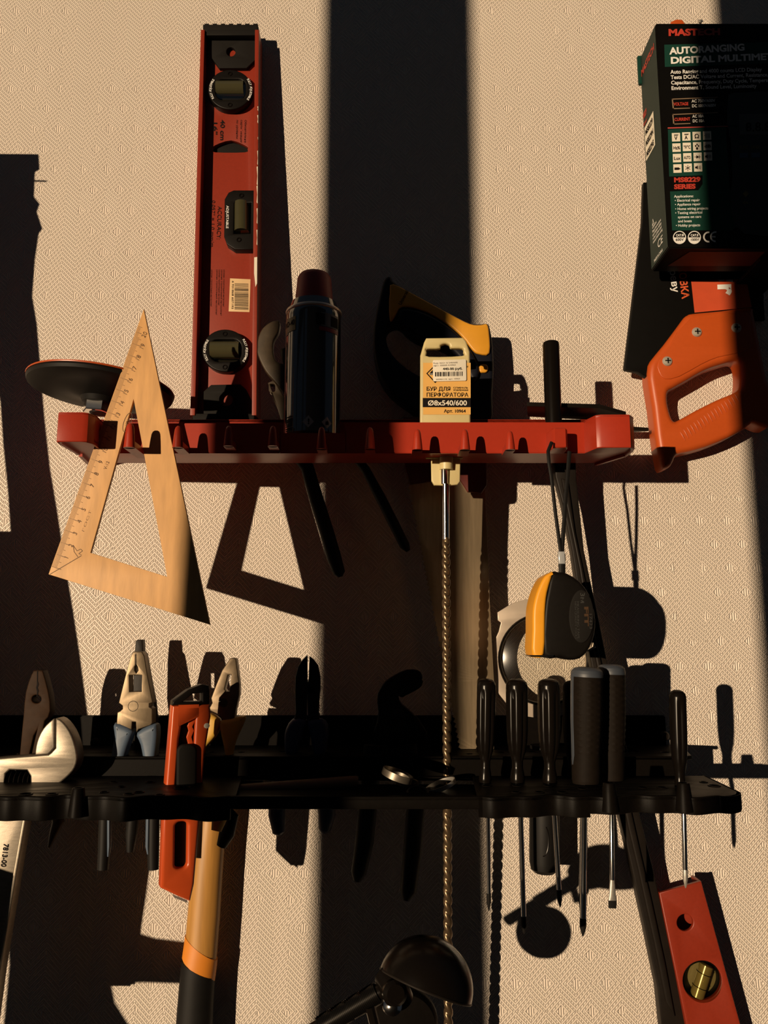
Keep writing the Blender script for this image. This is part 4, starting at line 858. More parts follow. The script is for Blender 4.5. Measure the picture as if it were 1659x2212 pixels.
# ================================================================== pry bar
pb = thing('pry_bar', 'long dark steel pry bar hanging slanted from the red rack behind the tape measure', 'pry bar', W(1222, 1000, .045))
PBD = LEAN(.054, 1000, .020, 2200)
le = [(1196, 960), (1200, 1030), (1216, 1090), (1236, 1190), (1252, 1300), (1275, 1420), (1316, 1640), (1337, 1756), (1353, 1822), (1394, 2006), (1421, 2135), (1432, 2240)]
re_ = [(1243, 960), (1246, 1040), (1262, 1190), (1292, 1330), (1310, 1420), (1360, 1640), (1381, 1756), (1412, 1880), (1446, 2030), (1468, 2135), (1485, 2240)]
obj('bar', g_prism(le + re_[::-1], PBD, .012, bev=.0012), dark_steel, pb)
mid = [lerp(a, b, .45) for a, b in zip(le[1:11], re_[1:11])]
obj('ridge', g_prism([lerp(a, b, .28) for a, b in zip(le[1:11], re_[1:11])] + [lerp(a, b, .60) for a, b in zip(le[1:11], re_[1:11])][::-1], off(PBD, .0025), .004, bev=.0015), dark_steel, pb)

# ================================================================== round lens
ln = thing('magnifier_lens', 'round glass lens on a notched pale metal plate behind the tape measure', 'lens', W(1183, 1530, .02))
oL = (1020, 1260, 5.184)
LD = .026; LC = Z(*oL, [(800, 850)])[0]
def lz(x, y): return Z(*oL, [(x, y)])[0]
flange = Z(*oL, [(285, 325), (405, 250), (480, 212), (600, 180), (700, 170), (850, 175), (1050, 225), (1230, 340), (1370, 520), (1440, 720), (1450, 900), (1405, 940), (1300, 1190), (1180, 1360), (1000, 1480), (800, 1520), (600, 1490), (420, 1390), (300, 1240), (230, 1050), (215, 850), (240, 660), (300, 540), (325, 440), (290, 415)])
obj('plate', g_prism(flange, LD - .004, .004, holes=[circ(*LC, 92, 96, 44)], bev=.0004), M('tan_metal', (.62, .52, .42), .38, .5, var=.15), ln, label='pale metal mounting plate')
bez = obj('bezel', g_torus(W(*LC, LD - .002), (0, -1, 0), SC(94, LD), .0014, 56, 10, .0025), black_gloss, ln, label='black bezel ring')
cG = W(*LC, LD - .004); RG = SC(93, LD); prof = []
for i in range(11):
    a = i / 10 * math.radians(36); prof.append((RG * math.sin(a) / math.sin(math.radians(36)), .007 * (math.cos(a) - math.cos(math.radians(36))) / (1 - math.cos(math.radians(36)))))
prof[0] = (.0003, prof[0][1])
obj('glass', g_lathe(cG, (0, -1, 0), prof, 56, caps=False), lens_glass, ln, smooth=80)

# ================================================================== pliers of the lower rack
o8 = (0, 1360, 2.9625)
GP = None
def handle(name, par, pts, radii, m, label=None, n=14):
    return obj(name, g_sweep([W(x, y, d) for x, y, d in pts], radii, n), m, par, label)
p1 = thing('combination_pliers', 'brown worn steel pliers at the left end of the black rack', 'pliers', W(75, 1640, .06))
D1 = .066
obj('jaw', g_prism(Z(*o8, [(213, 264), (240, 260), (272, 262), (286, 305), (298, 350), (312, 410), (320, 460), (322, 520), (308, 562), (286, 585), (276, 640), (258, 700), (245, 810), (198, 810), (222, 700), (237, 640), (216, 680), (186, 810), (124, 810), (140, 640), (150, 540), (155, 470), (164, 400), (182, 335), (200, 290)]), D1, .011, holes=[circ(*Z(*o8, [(233, 445)])[0], 10, 9, 18)], bev=.0010), M('rusty_steel', (.034, .016, .007), .6, .0, var=.45, scale=140, bump=.00004, spec=.12), p1)
obj('handle', g_sweep([W(100, 1640, .058), W(118, 1730, .058), W(126, 1775, .058), W(116, 1800, .058), W(106, 1830, .058)], [(.005, .004)] * 3 + [(.0035, .003), (.0012, .001)], 12), steel_brown, p1)
obj('handle', g_sweep([W(50, 1628, .058), W(40, 1700, .058), W(30, 1790, .058)], [(.005, .004)] * 3, 12), steel_brown, p1)

obj('jaw_gap', q_px(Z(*o8, [(236, 264), (242, 264), (241, 330), (247, 350), (240, 372), (246, 392), (238, 430), (234, 430), (236, 395), (230, 372), (236, 350)]), D1, .0003), ink_black, p1, label='dark gap between the jaws', smooth=0)
p2 = thing('combination_pliers', 'bright steel combination pliers with blue grips and a square window in the jaw', 'pliers', W(292, 1640, .06))
D2 = .072
h2 = Z(*o8, [(850, 141), (908, 141), (924, 170), (945, 300), (976, 455), (976, 468), (956, 474), (955, 494), (975, 506), (975, 600), (962, 612), (885, 640), (872, 660), (868, 592), (846, 592), (842, 642), (745, 606), (750, 530), (768, 521), (784, 508), (783, 488), (758, 470), (800, 300), (832, 180)])
obj('jaw', g_prism(h2, D2, .011, holes=[Z(*o8, [(828, 293), (907, 293), (905, 397), (829, 397)]), Z(*o8, [(870, 222), (880, 240), (884, 262), (872, 280), (862, 262), (862, 240)])], bev=.0007), M('pliers_steel', (.150, .112, .070), .42, .75, var=.25, scale=150, stretch=(4, 1, 1), bump=.00002), p2)
obj('rivet', g_torus(W(*Z(*o8, [(852, 490)])[0], D2), (0, -1, 0), .0040, .00022, 32, 6), dark_steel, p2)
obj('jaw_teeth', join(*[q_px(Z(*o8, [(862, 160 + i * 8), (878, 163 + i * 8), (862, 167 + i * 8)]), D2, .0002) for i in range(8)], q_px(Z(*o8, [(867, 152), (870, 152), (871, 222), (868, 222)]), D2, .0002)), ink_black, p2, smooth=0)
def grip2(px_pts, m, par, w0=.0085, rv=.0055, label=None):
    n = len(px_pts); rr = []
    for i in range(n):
        t = i / (n - 1); rr.append((w0 * (1 - .35 * t) if i else w0 * .8, rv) if i < n - 1 else (.0022, .0018))
    return handle('handle', par, px_pts, rr, m, label)
ghl = Z(*o8, [(728, 598), (842, 642), (838, 680), (815, 730), (792, 800), (770, 900), (740, 960), (700, 960), (690, 850), (712, 760), (724, 680)])
ghr = Z(*o8, [(868, 664), (985, 603), (1005, 640), (1000, 690), (960, 745), (945, 800), (955, 900), (985, 980), (1040, 980), (1000, 880), (930, 830), (900, 740)])
obj('handle', (g_prism(cr(Z(*o8, [(728, 598), (842, 642), (835, 690), (810, 760), (770, 900), (760, 980), (700, 980), (700, 850), (722, 700)]), 3), D2 + .002, .014, bev=.004, res=3)), blue_grip, p2)
obj('handle_tail', g_sweep([W(232, 1660, .064), W(227, 1760, .064), W(225, 1830, .064), W(222, 1878, .064)], [(.0048, .0045)] * 3 + [(.0044, .004)], 14), black_rubber, p2, label='black end of the left grip')
obj('inlay', g_sweep([W(238, 1690, .0665), W(236, 1770, .0665), W(236, 1828, .0665), W(234, 1850, .0665)], [(.0016, .0022)] * 3 + [(.0008, .0012)], 10), blue_grip, p2)
obj('handle', (g_prism(cr(Z(*o8, [(870, 662), (985, 603), (1006, 650), (1000, 740), (985, 860), (975, 980), (910, 980), (912, 860), (892, 740)]), 3), D2 + .002, .014, bev=.004, res=3)), blue_grip, p2)
obj('handle_tail', g_sweep([W(326, 1660, .064), W(332, 1760, .064), W(331, 1830, .064), W(331, 1878, .064)], [(.0048, .0045)] * 3 + [(.0044, .004)], 14), black_rubber, p2, label='black end of the right grip')
obj('inlay', g_sweep([W(316, 1690, .0665), W(320, 1770, .0665), W(319, 1828, .0665), W(320, 1845, .0665)], [(.0018, .0022)] * 3 + [(.0008, .0012)], 10), blue_grip, p2)

p2b = thing('long_nose_pliers', 'dark long nose pliers standing close behind the blue-gripped combination pliers', 'pliers', W(318, 1610, .03))
obj('jaw', g_prism(Z(*o8, [(868, 72), (880, 64), (910, 64), (914, 140), (930, 160), (960, 330), (985, 460), (1000, 600), (985, 740), (860, 740), (866, 600), (850, 460), (856, 200)]), .036, .009, bev=.0007), dark_steel, p2b)
obj('handle', g_sweep([W(300, 1600, .03), W(292, 1700, .03), W(284, 1800, .03), W(281, 1840, .03)], [(.005, .0045)] * 3 + [(.003, .003)], 12), black_rubber, p2b)
obj('handle', g_sweep([W(326, 1600, .03), W(350, 1700, .03), W(364, 1780, .03), W(366, 1830, .03)], [(.005, .0045)] * 3 + [(.003, .003)], 12), black_rubber, p2b)

p3 = thing('combination_pliers', 'worn steel combination pliers with yellow grips beside the orange knife', 'pliers', W(480, 1640, .06))
D3 = .066
obj('jaw', join(g_prism(Z(*o8, [(1472, 184), (1490, 180), (1510, 186), (1530, 350), (1528, 420), (1505, 520), (1500, 566), (1462, 590), (1425, 580), (1400, 545), (1345, 520), (1340, 500), (1358, 470), (1350, 440), (1380, 360), (1420, 262)]), D3, .011, holes=[Z(*o8, [(1458, 292), (1480, 290), (1468, 395), (1448, 398), (1436, 380)])], bev=.0008)), M('pliers_steel_worn', (.150, .110, .068), .44, .65, var=.6, scale=110, bump=.00003), p3)
obj('rivet', g_lathe(W(*Z(*o8, [(1428, 468)])[0], D3), (0, -1, 0), [(.0036, -.001), (.0036, .0002), (.0032, .0004)], 24), steel_brown, p3)
obj('handle', join(g_prism(cr(Z(*o8, [(1318, 538), (1400, 576), (1394, 640), (1372, 690), (1320, 750), (1290, 800), (1270, 900), (1230, 960), (1240, 860), (1268, 790), (1282, 720), (1306, 650)]), 3), D3 + .002, .013, bev=.0035, res=3)), yellow_grip, p3)
obj('handle', join(g_prism(cr(Z(*o8, [(1405, 588), (1480, 570), (1560, 556), (1545, 620), (1500, 720), (1480, 830), (1500, 960), (1450, 960), (1440, 830), (1425, 740), (1405, 650)]), 3), D3 + .002, .013, bev=.0035, res=3), g_sweep([W(486, 1680, .06), W(482, 1740, .066), W(474, 1768, .068), W(467, 1795, .07)], [(.0065, .005)] * 2 + [(.006, .005), (.004, .004)], 14)), yellow_grip, p3)
obj('handle', g_sweep([W(437, 1690, .055), W(500, 1770, .056), W(490, 1800, .056), W(478, 1828, .056)], [(.004, .004)] + [(.0065, .0055)] * 2 + [(.004, .004)], 14), black_rubber, p3, label='dark grip end below the rack')

p4 = thing('diagonal_cutters', 'dark diagonal cutters with blue grips in the shade beside the yellow-gripped pliers', 'pliers', W(660, 1640, .055))
o9 = (400, 1380, 2.765)
D4 = .058
cutl = Z(*o9, [(727, 100), (700, 125), (672, 165), (658, 230), (656, 330), (660, 440), (640, 500), (716, 510), (716, 400), (800, 400), (735, 258), (722, 258)])
obj('jaw', g_prism(Z(*o9, [(726, 99), (700, 125), (674, 165), (658, 230), (656, 330), (660, 440), (648, 490), (720, 492), (724, 330), (800, 330), (726, 256)]), D4, .010, bev=.0008), dark_steel, p4)
obj('jaw', g_prism(Z(*o9, [(742, 106), (765, 125), (790, 160), (804, 230), (804, 300), (792, 420), (800, 485), (735, 490), (728, 330), (728, 256), (736, 256)]), D4, .010, bev=.0008), dark_steel, p4)
obj('handle', join(g_prism(cr(Z(*o9, [(640, 480), (722, 486), (700, 560), (680, 640), (660, 700), (600, 700), (590, 600), (600, 540)]), 2), D4 + .002, .013, bev=.0035), g_sweep([W(620, 1630, .05), W(600, 1710, .05), W(598, 1760, .05), W(602, 1798, .05), W(604, 1804, .05)], [(.007, .0055)] * 3 + [(.005, .004), (.002, .002)], 14)), dark_blue_grip, p4)
obj('handle', join(g_prism(cr(Z(*o9, [(730, 490), (812, 480), (850, 520), (850, 600), (830, 700), (770, 700), (750, 600), (735, 540)]), 2), D4 + .002, .013, bev=.0035), g_sweep([W(690, 1630, .05), W(704, 1710, .05), W(706, 1760, .05), W(701, 1792, .05), W(699, 1800, .05)], [(.007, .0055)] * 3 + [(.005, .004), (.002, .002)], 14)), dark_blue_grip, p4)

p5 = thing('pipe_pliers', 'black curved-jaw pipe pliers in the shade left of the spiral drill bit', 'pliers', W(850, 1640, .06))
o10 = (760, 1380, 5.53)
D5 = .064
obj('jaw', g_prism(cr(Z(*o10, [(262, 1232), (300, 1000), (318, 870), (304, 760), (306, 680), (325, 615), (400, 510), (520, 430), (660, 370), (790, 375), (840, 430), (830, 510), (720, 560), (620, 620), (560, 690), (600, 780), (720, 880), (820, 1000), (900, 1130), (860, 1220), (640, 1260)]), 2), D5, .011, bev=.0012), black_gloss, p5)
obj('jaw', g_prism(cr(Z(*o10, [(560, 660), (700, 520), (840, 480), (838, 560), (760, 620), (640, 680), (600, 700)]), 2), D5 + .003, .006, bev=.001), black_gloss, p5)
obj('rivet', g_lathe(W(*Z(*o10, [(560, 920)])[0], D5), (0, -1, 0), [(.0055, 0), (.0055, .0016), (.003, .0024)], 20), dark_steel, p5)
obj('lever', g_prism(Z(*o10, [(720, 900), (780, 930), (900, 1120), (870, 1160), (760, 1040)]), D5 + .002, .004, bev=.0008), dark_steel, p5)
handle('handle', p5, [(806, 1610, .056), (794, 1750, .056), (787, 1820, .056), (775, 1885, .056), (771, 1904, .056)], [(.0075, .0055)] * 3 + [(.0062, .005), (.0028, .002)], black_rubber)
handle('handle', p5, [(880, 1610, .056), (898, 1745, .056), (891, 1840, .056), (882, 1925, .056), (877, 1945, .056)], [(.0075, .0055)] * 3 + [(.0066, .005), (.0028, .002)], black_rubber)

# ================================================================== adjustable wrench
aw = thing('adjustable_wrench', 'bright steel adjustable wrench with its jaw up at the left end of the black rack', 'wrench', W(30, 1720, .095))
o3 = (0, 1540, 3.95)
DW = .104
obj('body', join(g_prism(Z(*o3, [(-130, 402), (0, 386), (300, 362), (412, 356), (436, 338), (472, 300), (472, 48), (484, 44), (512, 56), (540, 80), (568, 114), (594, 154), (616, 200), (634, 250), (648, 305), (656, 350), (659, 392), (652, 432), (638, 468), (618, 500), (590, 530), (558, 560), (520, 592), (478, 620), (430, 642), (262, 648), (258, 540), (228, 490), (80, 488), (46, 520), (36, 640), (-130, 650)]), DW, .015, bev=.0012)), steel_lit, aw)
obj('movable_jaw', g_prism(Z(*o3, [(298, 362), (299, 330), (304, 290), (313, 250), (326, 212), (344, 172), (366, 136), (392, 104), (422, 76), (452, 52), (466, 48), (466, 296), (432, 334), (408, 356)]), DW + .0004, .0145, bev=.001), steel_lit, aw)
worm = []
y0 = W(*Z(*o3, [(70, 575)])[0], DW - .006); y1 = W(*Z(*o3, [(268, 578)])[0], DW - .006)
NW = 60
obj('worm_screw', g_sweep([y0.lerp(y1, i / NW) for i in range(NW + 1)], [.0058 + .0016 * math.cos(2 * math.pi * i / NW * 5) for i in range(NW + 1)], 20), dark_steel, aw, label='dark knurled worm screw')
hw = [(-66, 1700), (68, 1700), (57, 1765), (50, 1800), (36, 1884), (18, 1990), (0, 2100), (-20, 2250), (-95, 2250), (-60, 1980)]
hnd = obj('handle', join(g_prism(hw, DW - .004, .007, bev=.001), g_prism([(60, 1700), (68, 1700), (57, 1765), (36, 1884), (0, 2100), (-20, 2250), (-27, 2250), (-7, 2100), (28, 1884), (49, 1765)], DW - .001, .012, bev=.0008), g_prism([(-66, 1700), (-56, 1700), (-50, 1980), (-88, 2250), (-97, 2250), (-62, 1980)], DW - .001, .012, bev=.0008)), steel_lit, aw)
sub('lettering', t_px('7813-00', 8, 1822, 11, DW - .004, 97, wpx=50, bold=.02), ink_black, hnd, aw, label='stamped number', smooth=0)

# ================================================================== utility knife
uk = thing('utility_knife', 'orange utility knife with a black cap and slider standing in the black rack', 'knife', W(396, 1720, .106))
uk.rotation_euler = (0, 0, math.radians(24)); uk.scale = (1.09, 1, 1)      # its broad side is turned away from the sun
DK = LEAN(.114, 1485, .108, 1940)
kb = Z(*o8, [(1086, 484), (1305, 484), (1314, 560), (1300, 660), (1282, 790), (1268, 1035), (1255, 1222), (1228, 1640), (1206, 1752), (1130, 1706), (1034, 1642), (1042, 1222), (1052, 1035)])
kbody = obj('body', g_prism(kb, DK, .013, holes=[Z(*o8, [(1140, 500), (1222, 500), (1222, 560), (1214, 760), (1218, 1060), (1108, 1060), (1128, 700), (1140, 620)]), Z(*o8, rrect(1112, 1230, 1184, 1530, 30))], bev=.0022, res=3), orange_knife, uk)
obj('rail', g_prism(cr(Z(*o8, [(1182, 572), (1222, 572), (1220, 600), (1210, 625), (1220, 650), (1206, 690), (1216, 730), (1202, 760), (1175, 760), (1188, 730), (1178, 690), (1190, 650), (1182, 620), (1188, 600)]), 2), off(DK, -.0018), .003, bev=.0003), orange_knife, uk)
obj('blade_channel', g_prism(Z(*o8, [(1120, 490), (1240, 490), (1230, 900), (1200, 1560), (1090, 1560), (1105, 900)]), off(DK, -.006), .002, bev=.0002), dark_steel, uk)
obj('slider', g_prism(Z(*o8, rrect(1108, 736, 1222, 1050, 44)), off(DK, .003), .006, bev=.0015, res=3), black_matte, uk)
obj('end_cap', g_prism(cr(Z(*o8, [(1088, 482), (1092, 455), (1180, 385), (1260, 352), (1300, 362), (1305, 400), (1305, 482)]), 1), off(DK, -.0005), .012, holes=[Z(*o8, [(1148, 462), (1205, 412), (1262, 408), (1262, 462)])], bev=.001), black_plastic, uk)
obj('rivet', g_lathe(W(*Z(*o8, [(1288, 621)])[0], off(DK, .0)), (0, -1, 0), [(.0020, -.0005), (.0020, .0005), (.0012, .0008)], 18), paper, uk, label='pale round rivet')
obj('blade_tip', g_prism(Z(*o8, [(1120, 1690), (1206, 1740), (1206, 1756), (1130, 1712)]), off(DK, -.005), .0008, bev=.0001), steel, uk)

# ================================================================== hammer
hm = thing('hammer', 'hammer with a pale wooden handle and black grip hanging through the black rack', 'hammer', W(455, 1690, .085))
DH = .019
hp = [(467, 1700), (459, 1770), (452, 1830), (446, 1900), (440, 1980), (434, 2055), (429, 2090)]
obj('handle', g_sweep([W(x, y, DH) for x, y in hp], [(SC(w, DH), .0105) for w in (28, 30, 31, 32, 33, 33, 33)], 24), wood_handle, hm, label='pale varnished wooden handle')
def slant(g, k):
    xc = sum(v.x for v in g[0]) / len(g[0]); return [Vector((v.x, v.y, v.z - k * (v.x - xc))) for v in g[0]], g[1]
obj('stripe', slant(g_sweep([W(435, 2044, DH), W(433, 2062, DH), W(428.5, 2096, DH)], [(SC(33.7, DH), .0108)] * 3, 24), .62), grip_stripe, hm, label='orange stripe above the grip')
obj('grip', slant(g_sweep([W(429, 2090, DH), W(427, 2110, DH), W(424, 2150, DH), W(420, 2212, DH), W(416, 2290, DH)], [(SC(w, DH), .0112) for w in (34, 34.6, 35, 36, 37)], 24), .42), black_rubber, hm, label='black rubber grip')
obj('head', g_prism([(395, 1652), (440, 1640), (560, 1636), (566, 1646), (566, 1690), (556, 1700), (440, 1700), (395, 1688)], .034, .024, bev=.003), black_matte, hm)

# ================================================================== screwdrivers
def driver(label, top, bot, rpx, shaft, d, ds, m_handle, tip, group='screwdrivers in the black rack', lobes=6, kind='plain', m_cap=None):
    t = thing('screwdriver', label, 'screwdriver', W(bot[0], bot[1], d), group)
    a = W(*top, d); b = W(*bot, d); R = SC(rpx, d); L = (a - b).length
    def lob(th, i, s):
        u = s / L
        if u < .1 or u > .80: return 1.0
        return 1.0 - .17 * max(0, math.cos(lobes * th)) ** 2 * min(1, (u - .1) / .05) * min(1, (.80 - u) / .06)
    prof = [(0, .30), (.012, .66), (.03, .88), (.06, .98), (.10, 1), (.14, 1), (.3, 1), (.5, .97), (.62, .9), (.70, .78), (.75, .62), (.80, .50), (.86, .50), (.91, .60), (.97, .66), (1.0, .62)]
    if kind == 'soft': prof = [(0, .5), (.01, .78), (.03, .94), (.06, 1.0), (.10, 1), (.2, 1.0), (.45, .98), (.6, .93), (.72, .88), (.85, .90), (.93, .88), (.98, .80), (1, .70)]
    if kind == 'slim': prof = [(0, .3), (.015, .66), (.04, .9), (.07, 1), (.12, 1), (.4, 1), (.6, .98), (.75, .85), (.86, .62), (.92, .56), (.97, .60), (1, .62)]
    pp = []; rr = []
    for k in range(len(prof) - 1):
        ns = 4 if kind != 'soft' else max(4, int((prof[k + 1][0] - prof[k][0]) * 140))
        for s in range(ns):
            u = prof[k][0] + (prof[k + 1][0] - prof[k][0]) * s / ns; pp.append(a.lerp(b, u)); rr.append(R * (prof[k][1] + (prof[k + 1][1] - prof[k][1]) * s / ns))
    pp.append(b); rr.append(R * prof[-1][1])
    def dots(th, i, s):
        u = s / L
        if .10 < u < .72: return 1 + .05 * max(0, math.sin(th * 9)) * max(0, math.sin(u * 120))
        return 1
    h = obj('handle', g_sweep(pp, rr, 54 if kind == 'soft' else 48, dots if kind == 'soft' else lob, up=(0, -1, 0)), m_handle, t, smooth=60)
    if m_cap:
        n0 = [i for i, p in enumerate(pp) if (p - a).length / L < .085]
        sub('cap', g_sweep([pp[i] + (a - b).normalized() * .0004 for i in n0], [rr[i] * 1.02 for i in n0], 40), m_cap, h, t, label='grey-blue butt of the handle')
        sub('side_strip', g_sweep([a.lerp(b, u) + Vector((-R * k * .97, -.0015, 0)) for u, k in ((.05, 1), (.2, 1), (.45, .98), (.6, .93), (.72, .9), (.8, .92))], [(.0011, .003)] * 5 + [(.0004, .001)], 10), m_cap, h, t)
    s0, s1 = W(*shaft[0], ds), W(*shaft[1], ds); rs = SC(shaft[2], ds)
    e = (s1 - s0).normalized(); start = b + (a - b).normalized() * .004
    if tip == 'flat':
        m_ = s1 - e * .020
        obj('shaft', g_sweep([start, s0, m_], [rs] * 3, 16), chrome, t)
        obj('tip', g_sweep([m_, m_ + e * .011, s1 - e * .0055], [(rs, rs), (rs * 1.5, rs * .6), (rs * 1.75, rs * .4)], 16), steel, t)
        obj('tip_end', g_sweep([s1 - e * .0055, s1], [(rs * 1.76, rs * .42), (rs * 1.7, rs * .26)], 16), black_matte, t, label='blackened blade end')
    else:
        obj('shaft', g_sweep([start, s0, s1 - e * .012], [rs] * 3, 16), chrome, t)
        blk = black_matte if tip == 'black' else steel
        obj('tip', g_sweep([s1 - e * .0125, s1 - e * .006, s1 - e * .002, s1], [rs * 1.02, rs * 1.0, rs * .6, rs * .22], 16, lambda th, i, s: 1 - .25 * abs(math.cos(2 * th)) * (i >= 2)), blk, t)
    return t
DS = .106
driver('black fluted screwdriver nearest the drill bit, leftmost of three alike', (1051, 1466), (1048, 1690), 20, ((1054, 1766), (1056, 1968), 4.6), DS, .100, black_gloss, 'black')
driver('black fluted screwdriver in the middle of the three alike in the black rack', (1116, 1466), (1118, 1690), 23, ((1125, 1766), (1132, 2018), 5.4), DS, .100, black_gloss, 'black')
driver('black fluted screwdriver beside the big blue-capped one, rightmost of three alike', (1185, 1466), (1188, 1692), 23.5, ((1198, 1766), (1210, 1960), 5.2), DS, .100, black_gloss, 'black')
driver('thick screwdriver with a dimpled dark grip and grey-blue butt in front', (1268, 1442), (1266, 1704), 33, ((1262, 1760), (1259, 2022), 6.6), DS + .002, .100, rubber_brown, 'black', kind='soft', m_cap=grey_blue)
driver('second blue-capped screwdriver standing behind the thick dimpled one, flat blade tip', (1320, 1436), (1322, 1700), 29, ((1321, 1758), (1323, 1962), 4.8), .092, .100, rubber_brown, 'flat', kind='soft', m_cap=grey_blue)
driver('slim black screwdriver standing alone at the right end of the black rack', (1463, 1490), (1469, 1696), 17.5, ((1477, 1757), (1481, 1918), 5.0), .118, .122, black_gloss, 'cross', lobes=4, kind='slim')
driver('thin dark screwdriver half hidden behind the thick blue-capped one', (1236, 1470), (1238, 1690), 20, ((1256, 1760), (1253, 1968), 3.0), .080, .082, rubber_brown, 'black', lobes=6)
th_ = thing('rubber_tool', 'thick black rubber-gripped tool with an oval mark hanging below the black rack', 'tool', W(1176, 1760, .030))
gx = [W(1176, 1610, .026), W(1176, 1760, .026), W(1176, 1860, .026), W(1176, 1877, .026), W(1176, 1885, .026)]
obj('grip', g_sweep(gx, [SC(30, .03), SC(31, .03), SC(31, .03), SC(28, .03), SC(20, .03)], 32), black_rubber, th_)
ring = []
obj('oval_mark', g_sweep([W(1163 + 11 * (1 + math.cos(a)) - 0, 1822 + 34 * math.sin(a) - 6, .026 + SC(31, .03) + .0001) for a in [math.radians(x) for x in range(-60, 100, 12)]], [.0004] * 14, 8), black_gloss, th_)

# ================================================================== small things lying on the black rack
def ringthing(label, c, axis, R, h, th, m):
    t = thing('steel_ring', label, 'ring', c - Vector((0, 0, .002)), 'steel rings on the black rack')
    obj('band', g_band(c, axis, R, h, th), m, t); return t
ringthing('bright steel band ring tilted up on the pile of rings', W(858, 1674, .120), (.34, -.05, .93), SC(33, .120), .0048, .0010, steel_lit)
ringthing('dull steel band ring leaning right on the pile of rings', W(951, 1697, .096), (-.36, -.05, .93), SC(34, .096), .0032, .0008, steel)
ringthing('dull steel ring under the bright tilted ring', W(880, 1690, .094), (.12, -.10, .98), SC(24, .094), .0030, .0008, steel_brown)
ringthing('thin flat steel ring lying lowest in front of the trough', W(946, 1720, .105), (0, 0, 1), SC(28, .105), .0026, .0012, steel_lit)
t = thing('key_ring', 'small round wire key ring lying in front of the steel rings', 'ring', W(902, 1716, .108))
obj('wire', g_torus(W(902, 1711, .108), (0, -.35, .94), SC(21, .108), .0010, 36, 8), dark_steel, t)
t = thing('eraser', 'dull pink rubber dome lying in the trough of the black rack', 'eraser', W(796, 1724, .108))
obj('dome', g_lathe(W(796, 1728, .104), (0, 0, 1), [(SC(23, .1), 0), (SC(22, .1), .002), (SC(16, .1), .0045), (SC(7, .1), .0058)], 24), pink_rubber, t)
t = thing('wooden_stick', 'brown wooden stick lying in the trough of the black rack', 'stick', W(630, 1712, .092))
obj('stick', g_sweep([W(489, 1709, .094), W(492, 1708, .094), W(770, 1688, .090), W(774, 1688, .090)], [.0030, .0042, .0044, .0036], 18), brown_wood, t)
t = thing('marker_pen', 'dark marker pen with a pale label lying in front of the wooden stick', 'pen', W(680, 1722, .106))
obj('barrel', g_sweep([W(572, 1724, .106), W(580, 1723, .106), W(760, 1720, .106), W(768, 1720, .106)], [.0012, .0030, .0030, .0020], 18), black_plastic, t)
obj('label_band', g_sweep([W(655, 1721.5, .106), W(688, 1721, .106)], [.0031] * 2, 18), M('pen_label', (.30, .31, .33), .6), t)

# ================================================================== small level at lower right
SL = LEAN(.030, 1900, .027, 2200)
sv_ = thing('spirit_level', 'short red spirit level with one round vial hanging tilted at the lower right', 'spirit level', W(1500, 1900, .02))
o11 = (1280, 1400, 2.723)
fa = [(393, 1440), (640, 1372), (760, 1810), (960, 2540), (640, 2640)]
sb_ = obj('body', g_prism(Z(*o11, fa), SL, .004, holes=[Z(*o11, circ(545, 1615, 48, 50, 30)), Z(*o11, circ(645, 1955, 113, 116, 40))], bev=.0008), red_paint, sv_)
sides = join(g_prism(Z(*o11, [(393, 1440), (409, 1436), (656, 2636), (640, 2640)]), off(SL, -.002), .019, bev=.0006), g_prism(Z(*o11, [(626, 1376), (640, 1372), (960, 2540), (945, 2544)]), off(SL, -.002), .019, bev=.0006), g_prism(Z(*o11, [(405, 1438), (634, 1374), (945, 2540), (650, 2640)]), off(SL, -.018), .003, bev=.0005))
sub('channel', sides, red_paint, sb_, sv_)
vr = obj('vial_housing', g_prism(Z(*o11, circ(645, 1955, 116, 119, 40)), off(SL, -.0035), .010, holes=[Z(*o11, circ(645, 1955, 104, 107, 40))], bev=.0006), black_plastic, sv_)
sub('backing', g_prism(Z(*o11, circ(645, 1955, 112, 115, 36)), off(SL, -.0115), .002, bev=.0002), M('vial_back', (.26, .21, .11), .35), vr, sv_)
va, vb = W(*Z(*o11, [(672, 1855)])[0], off(SL, -.006)), W(*Z(*o11, [(610, 2055)])[0], off(SL, -.006))
sub('vial', g_sweep([va, va.lerp(vb, .04), va.lerp(vb, .96), vb], [SC(9, .03), SC(14, .03), SC(14, .03), SC(9, .03)], 20), M('brass_vial', (.34, .26, .10), .2, .3, coat=.6), vr, sv_)
sub('vial_line', join(*[g_torus(va.lerp(vb, u), vb - va, SC(14.2, .03), .0003, 24, 6) for u in (.28, .68)]), ink_black, vr, sv_)
sub('window_pane', g_lathe(W(*Z(*o11, [(645, 1955)])[0], off(SL, -.0005)), (0, -1, 0), [(SC(42, .03), 0), (SC(34, .03), .0010), (SC(18, .03), .0018), (.0003, .0021)], 40, caps=False), vial_glass, vr, sv_, smooth=80)

